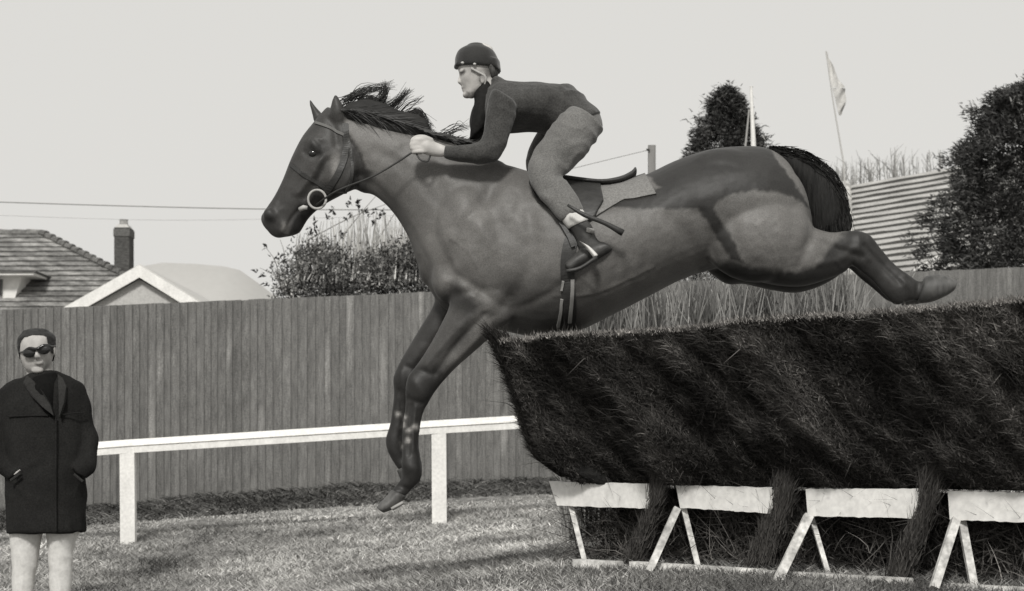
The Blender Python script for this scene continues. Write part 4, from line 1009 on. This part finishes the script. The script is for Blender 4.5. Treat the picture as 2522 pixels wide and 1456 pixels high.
leather = material('dark_leather', .035, .5, [(12, .2, (1, 1, 1)), (60, .15, (1, 1, 1))], (50, .2), .4)
def make_tack():
    # bridle
    br = thing('bridle', 'dark leather bridle with a pale ring bit on the horse head', 'bridle', tuple(W(800, 400, HYD)))
    def S(name, pts, w, m=leather, parent=br, **k):
        V, Fc = strap(pts, w, **k); return mk(name, V, Fc, m, parent)
    S('cheekpiece', [(850, 305), (852, 350), (849, 385), (832, 430), (802, 475)], .028)
    S('browband', [(778, 303), (800, 310), (825, 322), (846, 332)], .012, material('pale_browband', .13, .7))
    S('throat_lash', [(850, 310), (862, 360), (868, 410), (862, 450), (850, 474)], .012)
    S('noseband', [(716, 405), (750, 432), (790, 455), (815, 480)], .015)
    V, Fc = tube([W(CX + (a - CX), b, HYD - .085) for a, b in [(781 + 22 * math.cos(q), 491 + 23 * math.sin(q)) for q in np.linspace(0, 2 * math.pi, 25)]], .0055, 8)
    bm = material('pale_bit_ring', .38, .6, [(30, .2, (1, 1, 1))]); bt = mk('bit_ring', V, Fc, bm, br, None, True)
    V, Fc = tube([W(738, 516, HYD - .075), W(748, 511, HYD - .085), W(757, 512, HYD - .085)], [.010, .011, .008], 10); mk('bit_end', V, Fc, bm, br, None, True)
    pr = [W(778, 505, HYD - .088), W(830, 470, HYD - .16), W(915, 436, HYD - .20), W(975, 402, HYD - .22), W(1020, 372, HYD - .235)]
    V, Fc = tube(pr, .0042, 6, 4); mk('rein', V, Fc, leather, br, None, True)
    V, Fc = tube([W(1022, 372, HYD - .235), W(1034, 392, HYD - .25), W(1052, 398, HYD - .25), W(1060, 384, HYD - .235)], .004, 6, 4); mk('rein_end', V, Fc, leather, br, None, True)
    V, Fc = tube([W(1012, 345, HYD + .15), W(900, 380, HYD + .15), W(780, 500, HYD + .09)], .005, 6, 4); mk('rein', V, Fc, leather, br, None, True)
    # saddle cloth
    sc = material('light_saddle_cloth', .20, .95, [(120, .2, (1, 1, 1)), (8, .08, (1, 1, 1))], (90, .3), .1)
    V, Fc = patch2([(1395, 449), (1500, 457), (1560, 441), (1590, 431)], [(1425, 532), (1455, 540), (1484, 525), (1512, 508), (1537, 494), (1560, 492), (1617, 480)], .006, .004)
    tag(mk('saddle_cloth', V, Fc, sc, None, None, True), 'light grey saddle cloth showing behind the dark saddle', 'saddle cloth')
    # saddle
    sd = thing('saddle', 'small dark leather racing saddle with girth and hanging stirrup on the horse', 'saddle', tuple(W(1430, 440, HYD)))
    V, Fc = patch2([(1302, 452), (1400, 442), (1476, 450)], [(1322, 498), (1370, 530), (1425, 562), (1462, 540), (1487, 500)], .016, .006)
    mk('flap', V, Fc, leather, sd, None, True)
    V, Fc = loft([(1330, 428, 1335, 448, .08), (1380, 432, 1385, 458, .11), (1430, 440, 1430, 462, .13), (1480, 446, 1480, 466, .15), (1525, 438, 1522, 464, .15), (1552, 424, 1548, 452, .12), (1562, 414, 1566, 434, .10)], HYD, n=20, cap=(.3, .3))
    mk('seat', V, Fc, leather, sd, None, True)
    S('stirrup_leather', [(1322, 470), (1345, 500), (1375, 540), (1400, 580), (1412, 610)], .018, parent=sd, off=.02)
    S('surcingle', [(1418, 560), (1405, 600), (1398, 640), (1398, 690), (1402, 740), (1402, 790), (1398, 826)], .06, parent=sd, off=.004)
    gl = material('pale_girth_strap', .26, .7)
    S('girth_strap', [(1412, 688), (1408, 735), (1402, 790)], .016, gl, sd, off=.012)
    S('girth_strap', [(1386, 690), (1384, 715)], .010, gl, sd, off=.012, sub=3)
    S('girth_strap', [(1384, 735), (1380, 770), (1374, 800)], .013, gl, sd, off=.012)
    for s in (-1,):
        st = material('bright_stirrup', .68, .35, spec=.5)
        Y = HYD - .37
        V, Fc = loft([(1427, 594, 1433, 598, .02), (1440, 607, 1450, 606, .022), (1450, 620, 1462, 616, .024), (1462, 636, 1473, 628, .028)], Y, n=12, cap=(.4, .2)); mk('stirrup_iron', V, Fc, st, sd, None, True)
        V, Fc = tube([W(1470, 633, Y - .03), W(1430, 660, Y - .03), W(1395, 668, Y - .03)], [.008, .009, .008], 8, 3); mk('stirrup_tread', V, Fc, leather, sd, None, True)
make_tack()

# ------------------------------------------------------------------ rider
def make_rider():
    root = thing('person', 'jockey crouched forward over the withers in dark jacket, grey trousers and black helmet', 'person', tuple(W(1400, 480, HYD)))
    skin = material('skin', .50, .6, [(30, .12, (1, 1, 1)), (9, .18, (1, 1, 1))], (40, .15), .3, tone=True, tint=(1, .97, .93))
    sn, sf = -.20, .19
    def limbs(k):
        """torso, arms and legs; k shrinks the section for the body beneath the clothes"""
        def sh(S, kk=k):
            out = []
            for r in S:
                r = list(r) + [0.] * (6 - len(r)); cx, cy = (r[0] + r[2]) / 2, (r[1] + r[3]) / 2
                out.append([cx + (r[0] - cx) * kk, cy + (r[1] - cy) * kk, cx + (r[2] - cx) * kk, cy + (r[3] - cy) * kk, r[4] * kk, r[5]])
            return out
        tor = sh([(1232, 192, 1178, 262, .085), (1252, 202, 1178, 305, .155), (1285, 206, 1212, 325, .19), (1325, 206, 1262, 324, .19), (1372, 209, 1300, 322, .18), (1412, 214, 1330, 326, .165), (1440, 240, 1350, 332, .16), (1462, 262, 1362, 330, .165), (1477, 279, 1395, 331, .168)])
        armn = sh([(1212, 222, 1272, 262, .062, sn), (1200, 262, 1268, 292, .062, sn), (1194, 305, 1256, 322, .056, sn - .01), (1186, 342, 1244, 362, .052, sn - .02), (1166, 354, 1220, 402, .05, sn - .03), (1140, 356, 1150, 400, .044, sn - .03), (1115, 357, 1118, 394, .038, sn - .03), (1094, 357, 1094, 389, .033, sn - .03)])
        armf = sh([(1180, 225, 1225, 262, .058, sf), (1166, 262, 1220, 290, .058, sf), (1158, 300, 1208, 318, .052, sf), (1154, 338, 1200, 352, .048, sf), (1120, 345, 1150, 385, .042, sf), (1075, 350, 1080, 382, .035, sf - .02)])
        pel = sh([(1420, 226, 1345, 300, .13), (1440, 246, 1352, 318, .155), (1470, 268, 1362, 335, .165), (1485, 298, 1375, 345, .165), (1484, 325, 1400, 350, .13)])
        legn = sh([(1410, 262, 1486, 318, .10, sn + .07), (1378, 285, 1468, 348, .095, sn + .03), (1348, 325, 1440, 384, .086, sn), (1318, 368, 1412, 415, .078, sn), (1299, 405, 1388, 432, .066, sn - .03), (1302, 440, 1388, 440, .062, sn - .04),
                   (1322, 476, 1404, 456, .058, sn - .06), (1345, 505, 1420, 480, .052, sn - .08), (1372, 535, 1434, 508, .046, sn - .1), (1392, 556, 1442, 532, .042, sn - .1)])
        legf = sh([(1400, 262, 1470, 318, .10, .12), (1352, 300, 1430, 350, .09, sf), (1318, 335, 1396, 392, .078, sf + .03), (1298, 385, 1370, 425, .066, sf + .06), (1300, 430, 1370, 440, .06, sf + .09), (1330, 480, 1395, 465, .052, sf + .11), (1372, 535, 1425, 515, .044, sf + .12), (1392, 556, 1438, 540, .042, sf + .12)])
        return tor, armn, armf, pel, legn, legf
    tor, armn, armf, pel, legn, legf = limbs(.68)
    P = [loft(s, HYD, n=18, cap=(.05, .1)) for s in (tor, armn, armf, pel, legn, legf)]
    # head and neck
    P.append(loft([(1142, 122, 1216, 126, .055), (1128, 145, 1226, 146, .072), (1127, 166, 1226, 166, .078), (1131, 183, 1222, 184, .076), (1133, 199, 1214, 198, .070), (1137, 212, 1204, 211, .062), (1141, 222, 1194, 222, .054), (1145, 232, 1182, 230, .046), (1154, 240, 1168, 240, .03)], HYD, n=24, cap=(.5, .3)))
    P.append(loft([(1160, 200, 1218, 188, .055), (1172, 232, 1232, 206, .058), (1182, 262, 1248, 230, .08)], HYD, n=18))
    P.append(loft([(1130, 188, 1145, 188, .011), (1127, 198, 1145, 197, .015), (1127, 204, 1145, 206, .018), (1133, 209, 1148, 210, .012)], HYD, n=12))   # nose
    P.append(ellip(W(1141, 216, HYD), (.010, .022, .006))); P.append(ellip(W(1143, 223, HYD), (.010, .018, .006)))   # lips
    P.append(ellip(W(1150, 234, HYD), (.02, .026, .016)))
    for s in (-1, 1):
        P.append(ellip(W(1137, 178, HYD + s * .03), (.012, .026, .008)))
        P.append(ellip(W(1190, 193, HYD + s * .078), (.014, .010, .026), rot=-.2))
    # hands: fist closed on the rein, thumb on top
    for (s, dx, dyy) in ((sn - .03, 0, 0), (sf - .03, -8, -6)):
        Y = HYD + s
        P.append(loft([(1098 + dx, 360 + dyy, 1098 + dx, 386 + dyy, .022), (1078 + dx, 352 + dyy, 1080 + dx, 387 + dyy, .026), (1055 + dx, 344 + dyy, 1058 + dx, 384 + dyy, .030), (1036 + dx, 340 + dyy, 1040 + dx, 378 + dyy, .028)], Y, n=16))
        for i in range(4):
            yy = 345 + i * 9.5 + dyy; o = [2, 0, 1, 5][i] + dx
            P.append(tube([W(1044 + dx, yy, Y - .014), W(1024 + o, yy - 1, Y - .024), W(1013 + o, yy + 1, Y - .010), W(1016 + o, yy + 3, Y + .014), W(1034 + o, yy + 3, Y + .024)], [.0105, .0105, .0098, .009, .008], 10, 2))
        P.append(tube([W(1066 + dx, 348 + dyy, Y - .006), W(1044 + dx, 338 + dyy, Y - .012), W(1026 + dx, 338 + dyy, Y - .008), W(1016 + dx, 343 + dyy, Y)], [.013, .012, .010, .008], 10, 2))
    def tonef(V):
        Q = PV(V); t = np.ones(len(Q))
        head = Q[:, 1] < 250
        for (c, r, v) in [((1140, 183), (8, 4), .3), ((1134, 211), (3.5, 2.5), .5), ((1138, 219), (7, 1.5), .3), ((1165, 178), (10, 9), .6), ((1190, 196), (9, 10), .4), ((1180, 216), (12, 5), 1.25), ((1150, 205), (14, 14), .8), ((1205, 180), (16, 12), .3), ((1158, 190), (6, 8), .75), ((1148, 236), (6, 5), .6)]:  # features, plus shaded face front and lit jaw painted into the skin
            k = np.exp(-(((Q[:, 0] - c[0]) / r[0]) ** 2 + ((Q[:, 1] - c[1]) / r[1]) ** 2)) * head; t = t * (1 - k) + v * k
        return t
    fuse('body', P, .0055, 2, skin, root, tonef)
    tor, armn, armf, pel, legn, legf = limbs(1.0)
    wool = material('dark_wool_jacket', .055, .95, [(7, .12, (1, 1, 1)), (150, .35, (1, 1, 1)), (18, .15, (1, 1, 1))], (14, .9), .1, sheen=.2)
    wr = []
    for (a, b, r) in [((1290, 245), (1240, 300), .012), ((1400, 235), (1330, 280), .012), ((1420, 270), (1345, 300), .013), ((1225, 300), (1255, 318), .010), ((1190, 350), (1235, 340), .010), ((1330, 240), (1265, 285), .010)]:
        Y = HYD - .19 if a[0] > 1270 else HYD - .255
        wr.append(tube([W(a[0], a[1], Y + .02), W((a[0] + b[0]) / 2, (a[1] + b[1]) / 2 - 2, Y), W(b[0], b[1], Y + .01)], [r * .5, r, r * .5], 8, 3))
    fuse('jacket', [loft(s, HYD, n=24, cap=(.25, .15)) for s in (tor, armn, armf)] + [loft([(1225, 188, 1205, 208, .065), (1240, 196, 1210, 222, .085)], HYD, n=16, cap=(.1, .1))], .0075, 4, wool, root, disp=lambda V, N: folds(V, .009, 8, 13, .8))
    dk = material('black_polo_neck', .018, .95, [(60, .2, (1, 1, 1))], (60, .3), .1)
    fuse('jumper', [loft([(1204, 198, 1166, 236, .06), (1212, 212, 1168, 252, .075), (1214, 240, 1164, 275, .10), (1215, 270, 1159, 315, .11), (1214, 300, 1156, 348, .10)], HYD - .02, n=20, cap=(.15, .3))], .008, 2, dk, root)
    tw = material('grey_tweed_trousers', .15, .95, [(9, .12, (1, 1, 1)), (190, .3, (1, 1, 1))], (12, .9), .1, sheen=.2)
    fl = []
    for (a, b, r) in [((1372, 300), (1440, 330), .010), ((1345, 350), (1420, 370), .009), ((1380, 330), (1455, 318), .010), ((1330, 385), (1380, 400), .010), ((1335, 412), (1392, 420), .011), ((1415, 275), (1470, 300), .009)]:
        Y = HYD - .255
        fl.append(tube([W(a[0], a[1], Y + .03), W((a[0] + b[0]) / 2, (a[1] + b[1]) / 2 + 2, Y + .005), W(b[0], b[1], Y + .03)], [r * .5, r, r * .5], 8, 3))
    tone = None
    fuse('trousers', [loft([[v * 1 for v in r] for r in s], HYD, n=24, cap=(.15, .1)) for s in (pel, legn[:-1] + [[1382, 545, 1437, 519, .044, sn - .1]], legf[:-1] + [[1382, 545, 1433, 524, .042, sf + .12]])], .0075, 4, tw, root, disp=lambda V, N: folds(V, .0065, 10, 15, -.7, 71))
    sk = material('white_sock', .66, .9, [(40, .1, (1, 1, 1))])
    bt = material('brown_boot', .05, .5, [(25, .3, (1, 1, 1))], (30, .3), .4)
    for (s, k) in ((sn - .1, 0), (sf + .12, -4)):
        V, Fc = loft([(1374 + k, 528, 1428 + k, 504, .040, s), (1384 + k, 544, 1438 + k, 520, .046, s), (1399 + k, 563, 1449 + k, 541, .048, s)], HYD, n=18, cap=(.1, .1)); mk('sock', V, Fc, sk, root, None, True)
        fuse('boot', [loft([(1400 + k, 560, 1448 + k, 543, .042, s), (1410 + k, 575, 1460 + k, 560, .044, s), (1418 + k, 592, 1468 + k, 584, .042, s), (1424 + k, 612, 1484 + k, 604, .04, s)], HYD, n=16, cap=(.1, .3)),
                      loft([(1484 + k, 596, 1508 + k, 618, .036, s), (1450 + k, 604, 1478 + k, 636, .040, s), (1415 + k, 625, 1440 + k, 656, .046, s), (1392 + k, 648, 1408 + k, 672, .042, s)], HYD, n=16, cap=(.3, .4))], .007, 2, bt, root)
        V, Fc = tube([W(1445 + k, 566, HYD + s - .045), W(1462 + k, 570, HYD + s - .03)], [.010, .012], 8); mk('buckle', V, Fc, material('pale_buckle', .35, .5), root, None, True)
    hm = material('black_velvet_helmet', .022, .75, [(20, .15, (1, 1, 1))], (60, .2), .25, sheen=.3)
    hel = [loft([(1150, 113, 1196, 113, .055), (1130, 124, 1216, 126, .082), (1121, 142, 1227, 146, .094), (1120, 158, 1230, 160, .097), (1121, 165, 1229, 170, .095)], HYD, n=28, cap=(.28, .05)),
           loft([(1190, 150, 1231, 150, .085), (1198, 165, 1233, 168, .082), (1214, 174, 1234, 178, .07)], HYD, n=20, cap=(.1, .1)), loft([(1118, 163, 1132, 160, .05), (1117, 167, 1132, 167, .05)], HYD, n=16, cap=(.2, .2))]
    he = fuse('helmet', hel, .0055, 3, hm, root)
    for (x, y) in ((1139, 155), (1169, 158)):
        V, Fc = ellip(W(x, y, HYD - .09), (.008, .008, .006), 10, 6); mk('rivet', V, Fc, material('nickel_rivet', .45, .3, spec=.6), he, None, True)
    V, Fc = tube([W(1160, 168, HYD - .082), W(1178, 178, HYD - .084), W(1196, 190, HYD - .082), W(1190, 215, HYD - .066), W(1172, 238, HYD - .03)], .005, 6, 3); mk('chin_strap', V, Fc, material('pale_strap', .4, .7), he, None, True)
    hair = material('grey_hair', .09, .8, [(60, .4, (1, 1, 1))])
    V, Fc = loft([(1192, 166, 1228, 168, .078), (1200, 182, 1227, 184, .07), (1206, 194, 1222, 194, .055)], HYD, n=16, cap=(.1, .3)); mk('hair', V, Fc, hair, root, None, True)
    # riding whip held in the far-forward hand's line along the thigh
    V, Fc = tube([W(1398, 505, HYD - .40), W(1440, 530, HYD - .41), W(1490, 550, HYD - .41), W(1534, 574, HYD - .40)], [.006, .010, .010, .015], 8, 3)
    tag(mk('riding_whip', V, Fc, leather, None, None, True), 'short dark whip sticking out behind the jockey shin', 'whip')
make_rider()

# ------------------------------------------------------------------ man watching
def make_man():
    Y0 = 11.6
    g = gz(W(112, 0, Y0)[0], Y0)[0]
    root = thing('person', 'man standing at left in dark coat and dark glasses with hands in pockets', 'person', (W(112, 0, Y0)[0], Y0, g))
    skin = material('skin_bystander', .42, .65, [(22, .14, (1, 1, 1))], (40, .15), .3, tone=True, tint=(1, .97, .93))
    fy = (HY - (g) / Y0 * F)   # row of the ground under him
    foot = fy
    def sh(S, k):
        out = []
        for r in S:
            r = list(r) + [0.] * (6 - len(r)); cx, cy = (r[0] + r[2]) / 2, (r[1] + r[3]) / 2
            out.append([cx + (r[0] - cx) * k, cy + (r[1] - cy) * k, cx + (r[2] - cx) * k, cy + (r[3] - cy) * k, r[4] * k, r[5]])
        return out
    head = [(58, 824, 118, 820, .065), (49, 837, 131, 831, .090), (48, 858, 133, 850, .098), (51, 880, 131, 872, .095), (56, 897, 127, 891, .085), (64, 911, 120, 907, .07), (75, 921, 108, 918, .05)]
    P = [loft(head, Y0, n=28, cap=(.25, .15)), loft([(66, 895, 126, 890, .06), (66, 925, 132, 920, .060), (72, 950, 138, 946, .06)], Y0 + .02, n=20)]
    P.append(loft([(87, 862, 94, 861, .014, -.095), (86, 874, 97, 872, .022, -.10), (84, 881, 101, 879, .02, -.098)], Y0, n=12))
    for x, y in ((49, 872), (134, 862)): P.append(ellip(W(x, y, Y0), (.010, .022, .034)))
    P.append(ellip(W(95, 892, Y0 - .078), (.028, .018, .008))); P.append(ellip(W(96, 896, Y0 - .076), (.024, .018, .008))); P.append(ellip(W(92, 912, Y0 - .06), (.035, .025, .02)))
    torso = [(64, 924, 146, 918, .06), (34, 938, 180, 933, .09), (8, 956, 206, 950, .12), (2, 1002, 214, 996, .14), (12, 1080, 212, 1075, .15), (14, 1170, 212, 1168, .145), (16, 1240, 212, 1238, .15), (18, 1312, 210, 1310, .155)]
    arml = [(0, 962, 38, 956, .066), (-14, 1010, 26, 1005, .064), (-26, 1070, 18, 1065, .060), (-24, 1120, 22, 1112, .056, -.02), (-6, 1160, 38, 1135, .052, -.06), (22, 1182, 50, 1152, .045, -.10)]
    armr = [(172, 956, 209, 962, .066), (184, 1005, 222, 998, .064), (190, 1045, 227, 1040, .060), (198, 1080, 243, 1076, .060), (200, 1108, 241, 1112, .058, -.02), (188, 1132, 238, 1150, .052, -.06), (178, 1150, 214, 1180, .045, -.10)]
    legl = [(20, 1290, 112, 1290, .10), (26, 1340, 98, 1340, .085), (30, 1390, 92, 1390, .07), (30, 1440, 84, 1440, .062), (32, 1500, 78, 1500, .055), (36, foot - 14, 74, foot - 14, .045)]
    legr = [(110, 1290, 206, 1290, .10), (118, 1340, 184, 1340, .085), (120, 1390, 178, 1390, .07), (122, 1440, 176, 1440, .062), (126, 1500, 170, 1500, .055), (130, foot - 14, 168, foot - 14, .045)]
    for S in (torso[:-1], arml[:-1], armr[:-1], legl, legr): P.append(loft(sh(S, .74), Y0, n=18, cap=(.1, .05)))
    # hands sunk in the pockets; only a sliver of wrist shows at his right
    for (x, sgn) in ((44, 1), (172, -1)):
        P.append(loft([(x - 12, 1142, x + 12, 1142, .02), (x - 14, 1172, x + 14, 1170, .018), (x - 12, 1192, x + 14, 1190, .014)], Y0 - .03, n=12))
        for i in range(4):
            xx = x - 11 + i * 7.5; P.append(tube([W(xx, 1186, Y0 - .03), W(xx + sgn, 1206 + (3 if i in (1, 2) else 0), Y0 - .03), W(xx + 2 * sgn, 1220 + (3 if i in (1, 2) else 0), Y0 - .06)], [.010, .009, .008], 8, 2))
        P.append(tube([W(x + 12 * sgn, 1165, Y0 - .03), W(x + 21 * sgn, 1180, Y0 - .03), W(x + 24 * sgn, 1194, Y0 - .03)], [.011, .010, .008], 8, 2))
    P.append(tube([W(44, 1165, Y0 - .03), W(42, 1163, Y0 - .162)], [.007, .007], 8)); P.append(tube([W(34, 1170, Y0 - .160), W(50, 1157, Y0 - .165)], [.005, .007], 8))
    def tonef(V):
        Q = PV(V, Y0); t = np.ones(len(Q))
        for (c, r, v) in [((98, 892), (13, 2.6), .3), ((94, 883), (9, 2.5), .45), ((86, 878), (5, 6), .8), ((70, 888), (8, 5), .85), ((93, 910), (22, 3), .75), ((120, 900), (7, 14), .72), ((60, 898), (6, 12), .8), ((93, 903), (12, 3), .8)]:  # mouth, plus nose shadow and cheek shading painted into the skin
            k = np.exp(-(((Q[:, 0] - c[0]) / r[0]) ** 2 + ((Q[:, 1] - c[1]) / r[1]) ** 2)); t = t * (1 - k) + v * k
        return t
    fuse('body', P, .006, 2, skin, root, tonef)
    coat = material('black_overcoat', .017, .95, [(5, .25, (1, 1, 1)), (120, .3, (1, 1, 1))], (6, .9), .08)
    fl = []
    for (x0, y0, x1, y1, r) in [(60, 1030, 66, 1300, .012), (150, 1030, 146, 1300, .012), (95, 1100, 92, 1305, .010), (20, 1060, -10, 1110, .012), (214, 1060, 236, 1100, .012), (-4, 1100, 22, 1140, .012), (234, 1070, 212, 1130, .014)]:
        fl.append(tube([W(x0, y0, Y0 - .135 if 30 < x0 < 200 else Y0 - .06), W((x0 + x1) / 2, (y0 + y1) / 2, Y0 - .145 if 30 < x0 < 200 else Y0 - .03), W(x1, y1, Y0 - .145 if 30 < x0 < 200 else Y0 - .03)], [r * .5, r, r], 8, 3))
    co = fuse('coat', [loft(S, Y0, n=30, cap=(.15, .02), ex=2.3) for S in (torso,)] + [loft(S, Y0, n=20, cap=(.25, .1)) for S in (arml, armr)], .009, 4, coat, root, disp=lambda V, N: folds(V, .010, 7, 5, .15, 81))
    lap = material('coat_lapel', .030, .95, [(120, .25, (1, 1, 1))], (8, .4), .1)
    def panel(pts, Yf, th=.012):
        q = [W(x, y, Yf + d) for x, y, d in pts]; n = len(q); V = q + [p + np.array([0, .05, 0]) for p in q]
        return V, [tuple(range(n)), tuple(range(2 * n - 1, n - 1, -1))] + [(i, i + n, (i + 1) % n + n, (i + 1) % n) for i in range(n)]
    Yf = Y0 - .176
    V, Fc = panel([(66, 924, .11), (56, 944, .07), (78, 976, .012), (104, 1002, -.006), (132, 1024, -.010), (124, 998, -.002), (106, 966, .012), (84, 940, .05)], Yf); mk('lapel', V, Fc, lap, co)
    V, Fc = panel([(142, 922, .11), (144, 960, .035), (143, 1000, .0), (145, 1030, -.010), (158, 990, .0), (163, 952, .045), (154, 932, .09)], Yf); mk('lapel', V, Fc, lap, co)
    V, Fc = tube([W(138, 1026, Y0 - .168), W(137, 1150, Y0 - .166), W(138, 1308, Y0 - .166)], .005, 6, 3); mk('front_edge', V, Fc, coat, co)
    V, Fc = tube([W(20, 1026, Y0 - .125), W(70, 1024, Y0 - .152), W(118, 1023, Y0 - .158)], .004, 6, 3); mk('yoke_seam', V, Fc, coat, co)
    V, Fc = tube([W(150, 1022, Y0 - .155), W(180, 1018, Y0 - .14), W(208, 1016, Y0 - .10)], .004, 6, 3); mk('yoke_seam', V, Fc, coat, co)
    for x, y, xx, yy in ((26, 1184, 50, 1166), (204, 1186, 182, 1168)):
        V, Fc = tube([W(x, y, Y0 - .165), W(xx, yy, Y0 - .17)], .008, 6); mk('pocket_edge', V, Fc, lap, co)
    fuse('rollneck', [loft([(84, 929, 139, 916, .058), (76, 936, 143, 924, .066), (74, 960, 150, 950, .10), (95, 1000, 150, 995, .11), (118, 1030, 147, 1028, .10)], Y0 - .05, n=22, cap=(.05, .2))], .007, 2, material('black_rollneck', .007, .95, [(60, .2, (1, 1, 1))], (50, .3), .1), root)
    hr = material('dark_hair', .022, .6, [(60, .3, (1, 1, 1))], (50, .6), .3)
    def hairf(V):
        Q = PV(V, Y0); x, y = Q[:, 0], Q[:, 1]; front = V[:, 1] < Y0 + .01
        line = np.interp(x, [40, 50, 56, 66, 88, 110, 120, 128, 140], [900, 884, 846, 833, 828, 827, 830, 868, 880]) + 2.5 * (vnoise(x * .35, y * .2 + 4, 55) - .5)
        return (~front & (y < 905)) | (front & (y < line))
    hd = [(cx0 - 4, a - 3, cx1 + 4, b_ - 3, h * 1.05) for (cx0, a, cx1, b_, h) in head[:5]]
    fuse('hair', [loft(hd, Y0 + .004, n=30, cap=(.30, .05))], .005, 1, hr, root, filt=hairf, disp=lambda V, N: .004 * (vnoise(V[:, 0] * 90 + 400, V[:, 2] * 60 + 90 + V[:, 1] * 40, 56) - .3))
    gm = material('black_glasses', .008, .15, spec=.6)
    pr = []
    for (x, y) in ((72, 870), (108, 862)):
        V, Fc = ellip(W(x, y, Y0 - .110), (.038, .012, .027), 18, 10, rot=.10); pr.append((V, Fc))
    pr.append(tube([W(58, 868, Y0 - .10), W(72, 858, Y0 - .112), W(90, 860, Y0 - .12), W(108, 851, Y0 - .112), W(124, 853, Y0 - .10)], .010, 8, 3))
    pr.append(tube([W(124, 853, Y0 - .10), W(136, 852, Y0 - .03), W(137, 856, Y0 + .02)], .006, 6)); pr.append(tube([W(56, 867, Y0 - .10), W(46, 868, Y0 - .03), W(46, 868, Y0 + .02)], .006, 6))
    fuse('sunglasses', pr, .004, 1, gm, root)
    tr = material('pale_trousers', .62, .9, [(60, .08, (1, 1, 1))], (9, .9), .1)
    fuse('trousers', [loft(S, Y0, n=22, cap=(.1, .1)) for S in (legl, legr)] + [tube([W(50, 1330, Y0 - .08), W(56, 1400, Y0 - .062), W(52, 1470, Y0 - .056)], [.006, .01, .008], 8, 3), tube([W(150, 1330, Y0 - .08), W(144, 1400, Y0 - .062), W(150, 1470, Y0 - .056)], [.006, .01, .008], 8, 3)], .0075, 3, tr, root, disp=lambda V, N: folds(V, .005, 8, 12, .3, 91))
    for x in (55, 149):
        c = W(x, foot, Y0); V = []
        fuse('shoe', [loft([(x - 16, foot - 40, x + 16, foot - 40, .05, .0), (x - 17, foot - 6, x + 17, foot - 6, .06, .0)], Y0, n=16, cap=(.2, .1)), ellip(c + [0, -.10, .035], (.048, .13, .04))], .008, 2, material('dark_shoes', .02, .4), root)
make_man()
